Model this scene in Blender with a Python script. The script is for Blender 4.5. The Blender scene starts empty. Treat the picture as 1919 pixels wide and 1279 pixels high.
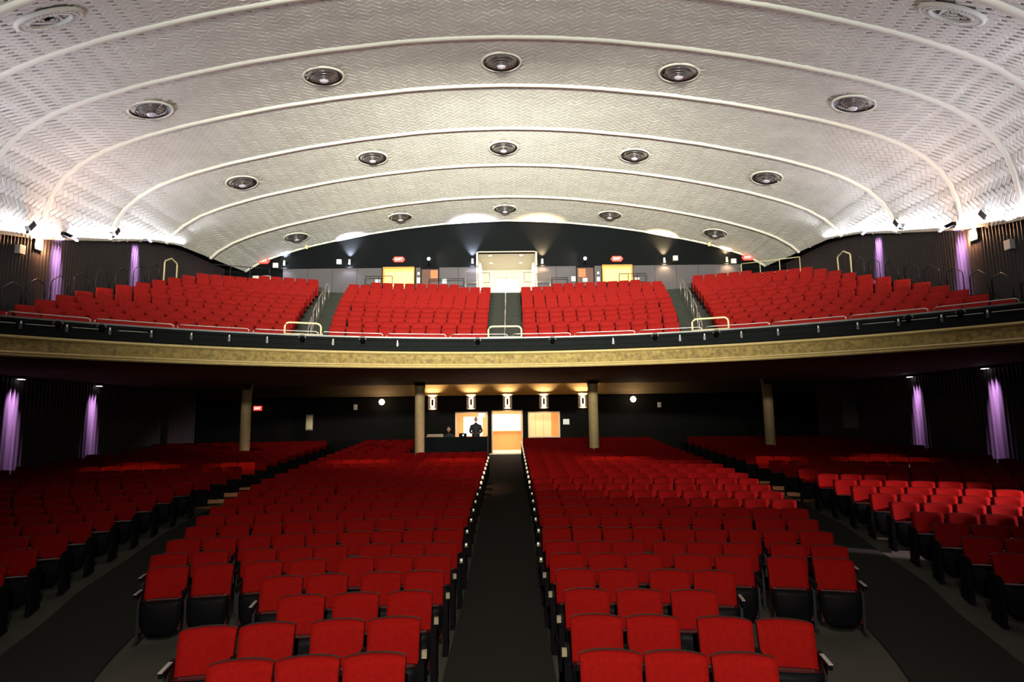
import bpy, math, random
from math import sin, cos, pi, radians, sqrt, atan2, asin, degrees
from mathutils import Vector, Matrix, Euler
random.seed(7)
S = bpy.context.scene
COL = S.collection
# ------------------------------------------------------------------ camera
T, TH, YAW = radians(7.5), .0115, .004
cam_d = bpy.data.cameras.new('camera'); cam = bpy.data.objects.new('camera', cam_d); COL.objects.link(cam)
fw = Vector((0, cos(T), sin(T))); up = Vector((0, -sin(T), cos(T))); rt = Vector((1, 0, 0))
Ry = Matrix.Rotation(-YAW, 3, 'Z'); fw, up, rt = Ry @ fw, Ry @ up, Ry @ rt
r2 = rt * cos(TH) - up * sin(TH); u2 = rt * sin(TH) + up * cos(TH)
CAM = Vector((.157, 0, 2.72))
M = Matrix((r2, u2, -fw)).transposed().to_4x4(); M.translation = CAM
cam.matrix_world = M
cam_d.sensor_width = 36; cam_d.lens = 36 * 1150 / 1919; cam_d.clip_start = .1; cam_d.clip_end = 200
S.camera = cam
S.view_settings.view_transform = 'Standard'; S.view_settings.look = 'None'
S.view_settings.exposure = 0.0; S.view_settings.gamma = 1; S.view_settings.use_curve_mapping = False
w = bpy.data.worlds.new('world'); S.world = w; w.use_nodes = True
w.node_tree.nodes['Background'].inputs[0].default_value = (.004, .004, .004, 1)
w.node_tree.nodes['Background'].inputs[1].default_value = .3
S.cycles.max_bounces = 6; S.cycles.diffuse_bounces = 4; S.cycles.glossy_bounces = 2
S.cycles.sample_clamp_indirect = 3.0; S.cycles.caustics_reflective = False; S.cycles.caustics_refractive = False

def in_view(p, m=25):
    v = Vector(p) - CAM; z = v.dot(fw)
    if z < .5: return None
    x, y = v.dot(r2) / z, v.dot(u2) / z
    px, py = 959.5 + 1150 * x, 639.5 - 1150 * y
    return z if -m < px < 1919 + m and -m < py < 1279 + m else None

# ------------------------------------------------------------------ light
def look(o, tgt):
    o.rotation_euler = (Vector(tgt) - o.location).to_track_quat('-Z', 'Y').to_euler()
def area(name, loc, tgt, sx, sy, power, col, spread=180):
    d = bpy.data.lights.new(name, 'AREA'); d.shape = 'RECTANGLE'; d.size = sx; d.size_y = sy; d.energy = power; d.color = col
    d.spread = radians(spread)
    o = bpy.data.objects.new(name, d); COL.objects.link(o); o.location = loc; look(o, tgt)
    if name.startswith('wall_wash'):
        dd = (Vector(tgt) - Vector(loc)).normalized(); ya = Vector((0, 1, 0)); mm = Matrix((ya, (-dd).cross(ya), -dd)).transposed().to_4x4(); mm.translation = loc; o.matrix_world = mm
    return o
def spot(name, loc, tgt, power, col, ang, blend=.6, r=.05):
    d = bpy.data.lights.new(name, 'SPOT'); d.energy = power; d.color = col; d.spot_size = radians(ang); d.spot_blend = blend; d.shadow_soft_size = r
    o = bpy.data.objects.new(name, d); COL.objects.link(o); o.location = loc; look(o, tgt); return o
def point(name, loc, power, col, r=.1):
    d = bpy.data.lights.new(name, 'POINT'); d.energy = power; d.color = col; d.shadow_soft_size = r
    o = bpy.data.objects.new(name, d); COL.objects.link(o); o.location = loc; return o
WARM = (1, .62, .32); COOL = (.88, .88, 1); PURPLE = (.72, .40, 1); WHITE = (1, .97, .9)
K = dict(cove=46, flood=120, house=6600, pit=1000, stage=9800, side=17000, rows=1300, wash=130, low=110)
def wall_top(F):
    pts = [(8, 6.6), (17, 8.35), (19.7, 9.0), (22.5, 9.8), (24.5, 10.4), (26.3, 10.75), (29.7, 10.86), (33, 11.0)]
    for (a, za), (b, zb) in zip(pts, pts[1:]):
        if F <= b: return za + (zb - za) * (F - a) / (b - a)
    return 11.0
def vault_edge(F):
    pts = [(8.5, 10.0), (10, 10.9), (12, 12.2), (14, 13.2), (15.9, 14.1), (17, 14.37), (19, 14.86), (21, 14.84), (22.5, 14.79), (24, 14.66), (25.5, 14.48), (27, 14.31), (30, 14.2)]
    for (a, p), (b, q) in zip(pts, pts[1:]):
        if F <= b: return p + (q - p) * (F - a) / (b - a)
    return 14.2
for s in (-1, 1):                                   # cove floods laid along the ledge behind the slatted wall tops
    for i in range(8):
        F = 8.5 + i * 2.4
        xe = vault_edge(F) - .13; dx = vault_edge(F + .8) - vault_edge(F - .8)
        o = area('cove_light', (s * xe, F, wall_top(F) - .10), (s * (xe - .9), F, wall_top(F) + 3.2), 2.4, .12, K['cove'] * (1, 1, 1, 1.1, 1.2, 1.2, 1.1, .5)[i], COOL, 170)
        d = Vector((s * -.9, 0, 3.1)).normalized()
        ya = Vector((s * dx / 1.6, 1, (wall_top(F + 1) - wall_top(F - 1)) / 2)); ya.normalize(); d = (d - ya * d.dot(ya)).normalized()
        xa = ya.cross(-d)
        mm = Matrix((ya, (-d).cross(ya), -d)).transposed().to_4x4(); mm.translation = o.location; o.matrix_world = mm
for s in (-1, 1):                                   # longer-throw floods on the same ledge
    for F, k in ((11.5, .9), (15, .9), (18.4, .8), (22.2, .9), (26, .7)):
        spot('ledge_flood', (s * (vault_edge(F) - .7), F, wall_top(F) + .35), (s * 7.0, F + .6, 13.2), K['flood'] * k, COOL, 116, 1.0, .35)
# work light over the stage, behind the photographer
spot('stage_work_light', (.3, -1.5, 5.2), (0, 5.6, .4), K['stage'], (1, .9, .8), 84, 1.0, .06)
area('stage_border_light', (0, -3.5, 7.0), (0, 11, 13.4), 9, .6, K['house'], (1, .99, .82), 74)  # unseen fill added behind the camera to brighten the vault
area('stage_pit_light', (0, 1.5, 6.6), (0, 10.5, 12.8), 11, .5, K['pit'], (.98, 1, .88), 110)  # second added fill, lifts the dim front end of the ceiling
# open exit door at the side wall, light falls across the right-hand rows
spot('side_door_light', (14.5, 8.2, 2.7), (9.2, 12.6, .9), K['side'], (1, .70, .8), 34, .5, .2)

# ------------------------------------------------------------------ materials
def mat(name, col, rough=.6, metal=0, noise=0, nscale=8, bump=0, bscale=40, emit=None, estr=0, spec=.5, coat=0, col2=None, sheen=0):
    m = bpy.data.materials.new(name); m.use_nodes = True; nt = m.node_tree; b = nt.nodes['Principled BSDF']
    b.inputs['Base Color'].default_value = (*col, 1); b.inputs['Roughness'].default_value = rough; b.inputs['Metallic'].default_value = metal
    b.inputs['Specular IOR Level'].default_value = spec
    if coat: b.inputs['Coat Weight'].default_value = coat
    if noise:
        tc = nt.nodes.new('ShaderNodeTexCoord'); n = nt.nodes.new('ShaderNodeTexNoise'); n.inputs['Scale'].default_value = nscale; n.inputs['Detail'].default_value = 5
        nt.links.new(tc.outputs['Object'], n.inputs['Vector'])
        mx = nt.nodes.new('ShaderNodeMix'); mx.data_type = 'RGBA'
        c2 = col2 or tuple(max(0, c * (1 - noise)) for c in col)
        mx.inputs[6].default_value = (*col, 1); mx.inputs[7].default_value = (*c2, 1)
        rp = nt.nodes.new('ShaderNodeMapRange'); rp.inputs[1].default_value = .35; rp.inputs[2].default_value = .65
        nt.links.new(n.outputs['Fac'], rp.inputs[0]); nt.links.new(rp.outputs[0], mx.inputs[0]); nt.links.new(mx.outputs[2], b.inputs['Base Color'])
    if bump:
        tc = nt.nodes.new('ShaderNodeTexCoord'); n = nt.nodes.new('ShaderNodeTexNoise'); n.inputs['Scale'].default_value = bscale; n.inputs['Detail'].default_value = 4
        bp = nt.nodes.new('ShaderNodeBump'); bp.inputs['Strength'].default_value = bump; bp.inputs['Distance'].default_value = .05
        nt.links.new(tc.outputs['Object'], n.inputs['Vector']); nt.links.new(n.outputs['Fac'], bp.inputs['Height']); nt.links.new(bp.outputs[0], b.inputs['Normal'])
    if emit: b.inputs['Emission Color'].default_value = (*emit, 1); b.inputs['Emission Strength'].default_value = estr
    return m
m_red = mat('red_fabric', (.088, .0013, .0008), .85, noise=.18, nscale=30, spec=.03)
m_redb = mat('balcony_red_fabric', (.27, .010, .008), .8, noise=.22, nscale=25, spec=.1)  # same seat red lightened, the balcony's brighter light put into the colour
m_lip = mat('seat_edge_vinyl', (.02, .003, .003), .16, spec=.7)
m_blk = mat('black_plastic', (.0016, .0016, .0018), .5, spec=.02)
m_shell = mat('black_back_shell', (.0035, .003, .002), .5, spec=.15)
m_iron = mat('black_iron', (.003, .003, .003), .5, spec=.2)
m_carpet = mat('dark_carpet', (.0038, .0043, .0024), .95, noise=.35, nscale=60, spec=.1)
m_bcarpet = mat('balcony_carpet', (.045, .047, .040), .95, noise=.3, nscale=40, spec=.1)
m_conc = mat('painted_concrete', (.017, .0165, .011), .8, spec=.2, noise=.3, nscale=2)
m_plaster = mat('ceiling_plaster', (.62, .60, .54), .8)
m_tile = mat('ceiling_tile', (.66, .645, .60), .7, noise=.12, nscale=1.2)
m_rib = mat('rib_plaster', (.74, .72, .63), .7)
m_slat = mat('dark_slats', (.022, .016, .017), .45, spec=.3)
m_black = mat('black_wall_paint', (.0028, .004, .0048), .9, spec=.15)
m_grey = mat('grey_acoustic_panel', (.10, .09, .10), .9, noise=.15, nscale=30)
m_gold = mat('gold_moulding', (.60, .45, .19), .5, noise=.15, nscale=6)
m_relief = mat('gold_relief_band', (.36, .25, .06), .6, noise=.7, nscale=9, bump=.9, bscale=11, col2=(.17, .11, .02))
m_soffit = mat('soffit_plaster', (.30, .23, .13), .8, noise=.15, nscale=.6)
m_col = mat('column_plaster', (.30, .21, .09), .7, noise=.2, nscale=5)
m_velvet = mat('black_drape', (.004, .0055, .006), .85, spec=.2, noise=.3, nscale=3)
m_ledge = mat('ledge_cap', (.14, .12, .12), .35, noise=.5, nscale=3)
m_chrome = mat('steel_pipe', (.55, .48, .45), .35, metal=.8)
m_cream = mat('cream_painted_pipe', (.78, .68, .38), .4)
m_dark = mat('lamp_dark_metal', (.035, .032, .034), .35, metal=.5)
m_rail = mat('dark_rail_metal', (.06, .05, .06), .3, metal=.9)
m_ring = mat('lamp_ring_metal', (.22, .2, .2), .3, metal=.8)
m_glass = mat('lamp_glass', (.55, .53, .62), .15, coat=.6)
m_white = mat('white_plastic', (.75, .75, .72), .4)
m_wall_lo = mat('dark_rear_wall', (.004, .004, .0036), .8, spec=.1)
m_orange = mat('lobby_orange_wall', (.80, .27, .08), .7)
m_brown = mat('brown_door', (.10, .028, .014), .5, noise=.3, nscale=12)
def emis(name, col, s): return mat(name, tuple(c * .5 for c in col), .5, emit=col, estr=s)
e_exit = emis('exit_sign_red', (1, .06, .04), 2.2)
e_white = emis('lamp_white', (1, .97, .95), 6)
e_warm = emis('lamp_warm', (1, .75, .5), 6)
e_booth = emis('booth_glow', (1, .50, .10), 1.25)
e_booth2 = emis('booth_glow_pale', (1, .66, .22), 1.3)
e_screen = emis('lobby_screen', (1, 1, 1), 2.5)
e_letter = emis('exit_letters', (1, .8, .7), 3)
e_laptop = emis('laptop_screen', (.45, .7, 1), 4)
e_aisle = emis('aisle_lens', (1, .85, .65), 1.6)

# ------------------------------------------------------------------ mesh helpers
class MB:
    def __init__(s): s.v = []; s.f = []; s.mi = []
    def add(s, V, F, m=0):
        b = len(s.v); s.v.extend(V); s.f.extend(tuple(i + b for i in f) for f in F); s.mi.extend([m] * len(F))
    def box(s, x0, x1, y0, y1, z0, z1, m=0, M=None):
        V = [(x, y, z) for x in (x0, x1) for y in (y0, y1) for z in (z0, z1)]
        if M: V = [tuple(M @ Vector(p)) for p in V]
        s.add(V, [(0, 1, 3, 2), (4, 6, 7, 5), (0, 4, 5, 1), (2, 3, 7, 6), (0, 2, 6, 4), (1, 5, 7, 3)], m)
    def tube(s, pts, r, n=8, m=0, closed=False):
        pts = [Vector(p) for p in pts]; V = []; k = len(pts)
        for i, p in enumerate(pts):
            if closed: d = pts[(i + 1) % k] - pts[i - 1]
            else: d = pts[min(i + 1, k - 1)] - pts[max(i - 1, 0)]
            d.normalize(); a = Vector((0, 0, 1)) if abs(d.z) < .9 else Vector((1, 0, 0))
            u = d.cross(a).normalized(); w_ = d.cross(u)
            V += [tuple(p + (u * cos(2 * pi * j / n) + w_ * sin(2 * pi * j / n)) * r) for j in range(n)]
        F = [(i * n + j, i * n + (j + 1) % n, ((i + 1) % k) * n + (j + 1) % n, ((i + 1) % k) * n + j) for i in range(k if closed else k - 1) for j in range(n)]
        if not closed: F += [tuple(range(n))[::-1], tuple(range((k - 1) * n, k * n))]
        s.add(V, F, m)
    def lathe(s, prof, n=20, M=None, m=0, arc=2 * pi):
        V = [(r * cos(2 * pi * j / n), r * sin(2 * pi * j / n), z) for r, z in prof for j in range(n)]
        if M: V = [tuple(M @ Vector(p)) for p in V]
        F = [(i * n + j, i * n + (j + 1) % n, (i + 1) * n + (j + 1) % n, (i + 1) * n + j) for i in range(len(prof) - 1) for j in range(n)]
        s.add(V, F, m)
    def grid(s, fn, nu, nv, m=0, closed=False):
        V = [tuple(fn(i / nu, j / nv)) for i in range(nu + 1) for j in range(nv + 1)]
        F = [(i * (nv + 1) + j, i * (nv + 1) + j + 1, (i + 1) * (nv + 1) + j + 1, (i + 1) * (nv + 1) + j) for i in range(nu) for j in range(nv)]
        s.add(V, F, m)
    def panel(s, fn, nu, nv, th, m=0):
        """a curved sheet fn(u,v) given thickness th(Vector)"""
        A = [Vector(fn(i / nu, j / nv)) for i in range(nu + 1) for j in range(nv + 1)]; t = Vector(th); N = len(A)
        V = [tuple(p) for p in A] + [tuple(p + t) for p in A]
        q = lambda i, j: i * (nv + 1) + j
        F = [(q(i, j), q(i, j + 1), q(i + 1, j + 1), q(i + 1, j)) for i in range(nu) for j in range(nv)]
        F += [tuple(N + k for k in f[::-1]) for f in F]
        for i in range(nu):
            F.append((q(i, 0), q(i + 1, 0), N + q(i + 1, 0), N + q(i, 0))); F.append((q(i + 1, nv), q(i, nv), N + q(i, nv), N + q(i + 1, nv)))
        for j in range(nv):
            F.append((q(0, j + 1), q(0, j), N + q(0, j), N + q(0, j + 1))); F.append((q(nu, j), q(nu, j + 1), N + q(nu, j + 1), N + q(nu, j)))
        s.add(V, F, m)
    def mesh(s, name, mats, smooth=False):
        me = bpy.data.meshes.new(name); me.from_pydata(s.v, [], s.f)
        for m in (mats if isinstance(mats, (list, tuple)) else [mats]): me.materials.append(m)
        if any(s.mi): me.polygons.foreach_set('material_index', s.mi)
        if smooth: me.polygons.foreach_set('use_smooth', [True] * len(me.polygons))
        me.update(); return me
def obj(name, data, parent=None, loc=None, rz=None, M=None):
    o = bpy.data.objects.new(name, data); COL.objects.link(o)
    if parent: o.parent = parent
    if M is not None: o.matrix_local = M
    else:
        if loc: o.location = loc
        if rz is not None: o.rotation_euler = (0, 0, rz)
    return o
def tag(o, label, cat, group=None, kind=None):
    o['label'] = label; o['category'] = cat
    if group: o['group'] = group
    if kind: o['kind'] = kind
    return o
def struct(name, mb, m, smooth=False, parent=None):
    o = obj(name, mb.mesh(name, m, smooth), parent)
    if not parent: o['kind'] = 'structure'
    return o
def interp(t, x):
    if x <= t[0][0]: return t[0][1]
    for (a, p), (b, q) in zip(t, t[1:]):
        if x <= b: return p + (q - p) * (x - a) / (b - a)
    return t[-1][1]
ordn = ['first', 'second', 'third', 'fourth', 'fifth', 'sixth', 'seventh', 'eighth', 'ninth', 'tenth', 'eleventh', 'twelfth', 'thirteenth', 'fourteenth', 'fifteenth', 'sixteenth', 'seventeenth', 'eighteenth', 'nineteenth', 'twentieth', 'twenty-first', 'twenty-second', 'twenty-third', 'twenty-fourth', 'twenty-fifth', 'twenty-sixth', 'twenty-seventh', 'twenty-eighth', 'twenty-ninth', 'thirtieth']

# ------------------------------------------------------------------ stalls floor (conical rake, rows concentric about y=-9)
def gz(X, Y):
    r = sqrt(X * X + (Y + 9) ** 2) - 9
    return max(0, r - 10) * .061 if r < 30.2 else 20.2 * .061
mb = MB()
mb.grid(lambda u, v: (-15.2 + 30.4 * u, -4 + 34 * v, gz(-15.2 + 30.4 * u, -4 + 34 * v)), 60, 90)
FLOOR = struct('floor', mb, m_conc)
def strip(name, left, right, f0, f1, m, n=60, lab=None):
    mb = MB()
    def fn(u, v):
        F = f0 + (f1 - f0) * v; X = interp(left, F) * (1 - u) + interp(right, F) * u
        return (X, F, gz(X, F) + .03)
    mb.panel(fn, 3, n, (0, 0, -.022))
    o = obj('carpet_runner', mb.mesh('carpet_runner', m), FLOOR); return o
IN = [(2, 3.0), (4, 3.6), (6, 4.0), (7.6, 4.55), (8.9, 4.9), (10, 5.3), (12, 5.85), (15, 6.35), (17, 6.5), (29, 6.5)]
OUT = [(2, 4.2), (4, 4.7), (7.6, 5.9), (10.2, 6.75), (12, 7.1), (14, 7.55), (17, 7.9), (29, 8.0)]
neg = lambda t: [(a, -b) for a, b in t]
strip('aisle_carpet', [(0, -.57), (24, -.64), (26, -.85)], [(0, .6), (24, .64), (26, .8)], 1, 29.2, m_carpet, lab='dark carpet runner down the centre aisle to the bright doorway')
strip('aisle_carpet', neg(OUT), neg(IN), 1.5, 28.6, m_carpet, lab='dark carpet of the left side aisle beneath the balcony')
strip('aisle_carpet', IN, OUT, 1.5, 28.6, m_carpet, lab='dark carpet of the right side aisle beside the pink-lit rows')

# ------------------------------------------------------------------ theatre seat
def back_fn(wd, z0, z1, dy, crown=.013):
    def fn(u, v):
        a = u * 2 - 1; t = abs(a)
        x = a * (wd / 2) * (.955 + .045 * v)
        z = z0 + (z1 - z0) * v + (crown * (1 - a * a) if v > .5 else 0) * v
        if v > .9: z -= .007 * t ** 14
        if v < .1: z += .028 * t ** 6
        y = dy + .105 * v - .035 * a * a - .018 * (1 - (2 * v - 1) ** 2)
        return (x, y, z)
    return fn
def ds(name, fn, nu, nv, th, m, smooth=True):
    mb = MB(); mb.panel(fn, nu, nv, th); me = mb.mesh(name, m)
    me.polygons.foreach_set('use_smooth', [i < nu * nv for i in range(len(me.polygons))]); return me
def seat_meshes(red, w_=.48):
    d = {}
    d['backrest'] = ds('backrest', back_fn(w_ + .014, .41, .850, -.03), 8, 6, (0, .05, 0), red)
    d['back_shell'] = ds('back_shell', back_fn(w_ + .016, .36, .850, .018, .016), 8, 4, (0, .03, 0), m_shell)
    def pan(u, v):
        a = u * 2 - 1; z = .07 + .445 * v + (.07 * abs(a) ** 4) * (1 - v) ** 2
        return (a * (.243 - .05 * (1 - v) ** 4), -.215 - .035 * sin(pi * v) * (1 - a * a), z)
    d['seat_pan'] = ds('seat_pan', pan, 6, 6, (0, .03, 0), m_blk)
    def cush(u, v):
        a = u * 2 - 1
        return (a * .235, -.205 + .028 * (1 - (2 * v - 1) ** 2) * 0 + .11 * v, .515 + .022 * sin(pi * v) - .012 * a ** 4)
    d['seat_edge'] = ds('seat_edge', cush, 6, 4, (0, 0, -.36), m_lip)
    mb = MB(); mb.box(-.024, .024, -.30, .02, .60, .632); mb.box(-.02, .02, -.315, -.29, .585, .62)
    d['armrest'] = mb.mesh('armrest', m_blk)
    mb = MB(); mb.box(-.016, .016, -.17, -.03, .03, .60); mb.box(-.022, .022, -.26, .06, .006, .035)
    mb.box(-.012, .012, -.06, .03, .5, .62)
    d['standard'] = mb.mesh('standard', m_iron)
    return d
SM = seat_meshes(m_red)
mb = MB(); mb.box(-.03, .03, -.36, .04, .03, .60); mb.box(-.036, .036, -.38, .06, .006, .04)
ME_end = mb.mesh('end_panel', m_blk)
mb = MB(); mb.box(-.022, .022, -.365, -.31, .645, .705); ME_lampbox = mb.mesh('aisle_light', mat('aisle_light_box', (.10, .085, .05), .4))
mb = MB(); mb.lathe([(0, 0), (.011, 0), (.011, .01), (0, .012)], 10, Matrix.Translation((0, -.366, .69)) @ Matrix.Rotation(pi / 2, 4, 'X')); ME_lens = mb.mesh('lens', e_aisle)
mb = MB(); mb.box(-.018, .018, -.33, -.08, .632, .640); ME_armcap = mb.mesh('arm_cap', mat('arm_cap_metal', (.13, .12, .11), .3))

F0 = lambda n: 5.2 + .925 * (n - 1)
ROWS = {1: [-1.974, -1.467, -.949, .935, 1.446, 1.967], 2: [-2.63, -2.12, -1.487, -.967, .95, 1.475, 2.128, 2.652],
 3: [-2.118, -1.547, -.97, .974, 1.54, 2.12], 4: [-2.644, -2.113, -1.469, -.942, .943, 1.473, 2.093, 2.616],
 5: [-4.353, -3.818, -3.203, -2.641, -2.0, -1.47, -.942, .923, 1.468, 1.983, 2.628, 3.165, 3.824, 4.383],
 6: [-4.80, -4.27, -3.61, -3.095, -2.592, -1.938, -1.444, -.927, .92, 1.43, 1.94, 2.55, 3.06, 3.573, 4.23, 4.77],
 7: [-5.06, -4.54, -4.03, -3.51, -3.0, -2.46, -1.945, -1.43, -.92, .92, 1.43, 1.94, 2.44, 2.95, 3.45, 3.97, 4.49, 5.02]}
CLE = {8: 5.5, 9: 5.75, 10: 5.95, 11: 6.1, 12: 6.22, 13: 6.3}; LBE = {3: 5.9, 4: 6.15, 5: 6.4, 6: 6.65, 7: 6.9, 8: 7.1, 9: 7.32, 10: 7.5, 11: 7.65, 12: 7.78, 13: 7.88}
seats = []     # (X, Y, rz, z, label key, end flag)
for n in range(1, 27):
    R = F0(n) + 9
    def put(X, side, block, idx, edge):
        Y = -9 + sqrt(R * R - X * X)
        seats.append(dict(X=X, Y=Y, rz=-asin(X / R), n=n, side=side, block=block, i=idx, edge=edge))
    for s in (-1, 1):
        if n in ROWS: xs = sorted([abs(x) for x in ROWS[n] if x * s > 0])
        else:
            a = asin(.70 / R); e = asin(CLE.get(n, 6.4) / R); pitch = .528
            cut = n >= 21 and s == -1
            if cut: a = asin(4.05 / R)
            k = int((e - a) * R / pitch + .4); st = (e - a) / k
            xs = [R * sin(a + st * (j + .5)) for j in range(k)]
        for j, x in enumerate(xs): put(s * x, s, 'c', j, 'in' if j == 0 and not (n >= 21 and s == -1) else ('out' if j == len(xs) - 1 else ''))
        if n >= 3:
            a = asin(LBE.get(n, 7.95) / R); e = asin(min(.96, 14.45 / R)); k = int((e - a) * R / .53)
            for j in range(k):
                x = R * sin(a + .53 / R * (j + .5)); put(s * x, s, 's', j, 'in' if j == 0 else '')
vis = []
for q in seats:
    q['z'] = gz(q['X'], q['Y']); d = in_view((q['X'], q['Y'], q['z'] + .6), 520); q['seen'] = in_view((q['X'], q['Y'], q['z'] + .6), 50) is not None
    if q['Y'] > 29 or not d: continue
    if n and q['Y'] > 23.6 and any(abs(q['X'] - c) < .45 for c in (-10.1, -3.36, 3.38, 10.2)) and q['Y'] < 24.6: continue
    q['d'] = d; vis.append(q)
vis.sort(key=lambda q: q['d'])
single = [q for q in vis if q['seen']][:300]; ids = {id(q) for q in single}; rest = [q for q in vis if id(q) not in ids]
side_w = {-1: 'left', 1: 'right'}
for q in single:
    t = obj('theatre_seat', None, loc=(q['X'], q['Y'], q['z'] + .004), rz=q['rz'])
    if q['block'] == 'c': lab = f"red tip-up seat, {ordn[q['n']-1]} row from the front, {ordn[q['i']]} {side_w[q['side']]} of the centre aisle"
    else: lab = f"red tip-up seat, {side_w[q['side']]} side block, {ordn[q['n']-1]} row from the front, {ordn[q['i']]} from its aisle"
    tag(t, lab, 'stalls seat', 'red tip-up seats in the stalls')
    for k in ('backrest', 'back_shell', 'seat_pan', 'seat_edge'): obj(k, SM[k], t)
    out = q['side'] * (.265)
    near = q['n'] <= 12
    if near:
        o = obj('armrest', SM['armrest'], t, (out, 0, 0)); 
        if q['edge'] != 'in' or q['block'] == 's' or True: obj('standard', SM['standard'], t, (out, 0, 0))
        if q['edge'] == 'out': o2 = obj('arm_cap', ME_armcap, o)
    if q['edge'] == 'in':
        e = obj('end_panel', ME_end, t, (-q['side'] * .285, 0, 0))
        obj('armrest', SM['armrest'], t, (-q['side'] * .285, 0, 0))
        if q['block'] == 'c':
            a = obj('aisle_light', ME_lampbox, t, (-q['side'] * .315, 0, 0))
            if q['n'] >= 6: obj('lens', ME_lens, a)
# the rest of the stalls seats as one mass
mb = MB(); bf = back_fn(.505, .43, .852, -.03)
tmpl = MB(); tmpl.panel(bf, 4, 2, (0, .05, 0), 0); tmpl.box(-.21, .21, -.24, -.10, .12, .51, 1); tmpl.box(-.25, -.22, -.28, .05, 0, .62, 1)
tend = MB(); tend.box(-.03, .03, -.36, .04, .0, .60, 1); tend.box(-.028, .028, -.37, -.30, .62, .70, 3); tend.box(-.014, .014, -.374, -.372, .665, .692, 2)
for q in rest:
    Mq = Matrix.Translation((q['X'], q['Y'], q['z'] + .004)) @ Matrix.Rotation(q['rz'], 4, 'Z')
    V = [tuple(Mq @ Vector(p)) for p in tmpl.v]; b = len(mb.v); mb.v += V; mb.f += [tuple(i + b for i in f) for f in tmpl.f]; mb.mi += tmpl.mi
    if q['edge'] == 'in' and q['block'] == 'c':
        Me = Mq @ Matrix.Translation((-q['side'] * .30, 0, 0))
        V = [tuple(Me @ Vector(p)) for p in tend.v]; b = len(mb.v); mb.v += V; mb.f += [tuple(i + b for i in f) for f in tend.f]; mb.mi += tend.mi
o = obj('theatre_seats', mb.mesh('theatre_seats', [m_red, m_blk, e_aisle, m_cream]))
tag(o, 'dim red seats filling the rear stalls rows beneath the balcony', 'seats', 'red tip-up seats in the stalls', 'stuff')

# ------------------------------------------------------------------ ceiling vault
APEX = [(4, 9.0), (9, 11.2), (11, 12.0), (12.7, 12.65), (14.3, 13.1), (15.9, 13.43), (17.5, 13.68), (19.1, 13.84), (22.3, 13.93), (25.5, 13.85), (28.7, 13.62), (32.0, 13.5)]
DROP = [(0, 0), (1.5, .03), (3, .12), (5.4, .38), (7.5, .70), (9, 1.0), (10.5, 1.33), (12, 1.76), (13, 2.14), (13.8, 2.62), (14.3, 3.1), (14.6, 3.6), (14.78, 4.2), (14.88, 5.0), (14.92, 6.0)]
WID = [(4, 8.0), (9, 10.4), (11, 11.7), (12.7, 12.7), (15.9, 14.2), (19.1, 15), (40, 15)]
# arc-length table of the profile
prof = []
for i in range(0, 241):
    t = i / 240; x = 14.92 * (1 - (1 - t) ** 2.2) if t < 1 else 14.92
    prof.append((x, interp(DROP, x)))
sl = [0]
for a, b in zip(prof, prof[1:]): sl.append(sl[-1] + math.dist(a, b))
SMAX = sl[-1]
def smooth_drop(x): return (interp(DROP, x - .35) + 2 * interp(DROP, x) + interp(DROP, x + .35)) / 4 if .4 < x < 13 else interp(DROP, x)
def cpt(s, F):
    """point on the vault at arc length s (signed) from the crown, station F"""
    a = abs(s); lo, hi = 0, 240
    while hi - lo > 1:
        md = (lo + hi) // 2
        if sl[md] <= a: lo = md
        else: hi = md
    t = (a - sl[lo]) / (sl[hi] - sl[lo]) if sl[hi] > sl[lo] else 0; t = min(t, 1)
    x = prof[lo][0] + (prof[hi][0] - prof[lo][0]) * t; d = smooth_drop(x)
    return Vector(((x if s >= 0 else -x) * interp(WID, F) / 15, F, interp(APEX, F) - d))
def cnorm(s, F):
    e = .12; n = (cpt(s + e, F) - cpt(s - e, F)).cross(cpt(s, F + e) - cpt(s, F - e)); n.normalize()
    return n if n.z < 0 else -n       # pointing into the room
def s_bottom(F):
    """arc length where the vault meets the wall top"""
    lo, hi = 10, SMAX
    for _ in range(18):
        m = (lo + hi) / 2
        if cpt(m, F).z > wall_top(F) - .15: lo = m
        else: hi = m
    return lo
sb = {}
def sbot(F):
    k = round(F * 2)
    if k not in sb: sb[k] = s_bottom(k / 2)
    return sb[k]
mb = MB()
mb.grid(lambda u, v: cpt((2 * u - 1) * sbot(6 + 26 * v), 6 + 26 * v) - cnorm((2 * u - 1) * sbot(6 + 26 * v) * .995, 6 + 26 * v) * .012, 120, 52)
ceil = struct('ceiling', mb, m_plaster, True)
# herringbone tiles
Wt, Lt = .172, .344
tb = MB(); tb.panel(lambda u, v: (-Lt / 2 + .006 + (Lt - .012) * u, -Wt / 2 + .006 + (Wt - .012) * v, 0), 1, 1, (0, 0, .02))
# keep 5 faces: front and edges
ME_tile = tb.mesh('tile', m_tile)
tiles = []
c45 = cos(pi / 4)
for a in range(-260, 261):
    for b in range(-140, 141):
        ox, oy = a + 2 * b, a - 2 * b
        for (cx_, cy_, ang) in ((ox + 1, oy + .5, 0), (ox + .5, oy + 2, pi / 2)):
            gx, gy = cx_ * Wt, cy_ * Wt
            s = (gx - gy) * c45; F = 20 + (gx + gy) * c45
            if not (8.5 < F < 31.75): continue
            if abs(s) > sbot(F) - .12: continue
            tiles.append((s, F, ang + pi / 4 + pi / 2))
LAMPS = [(F, x) for F in (17.5, 23.9, 30.3) for x in (-10.65, -5.4, .02, 5.4, 10.68)]
lamp_s = []
def s_of_x(x, F):
    t = abs(x) * 15 / interp(WID, F); k = min(range(241), key=lambda i: abs(prof[i][0] - t)); return math.copysign(sl[k], x)
for F, x in LAMPS: lamp_s.append((s_of_x(x, F), F))
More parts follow.
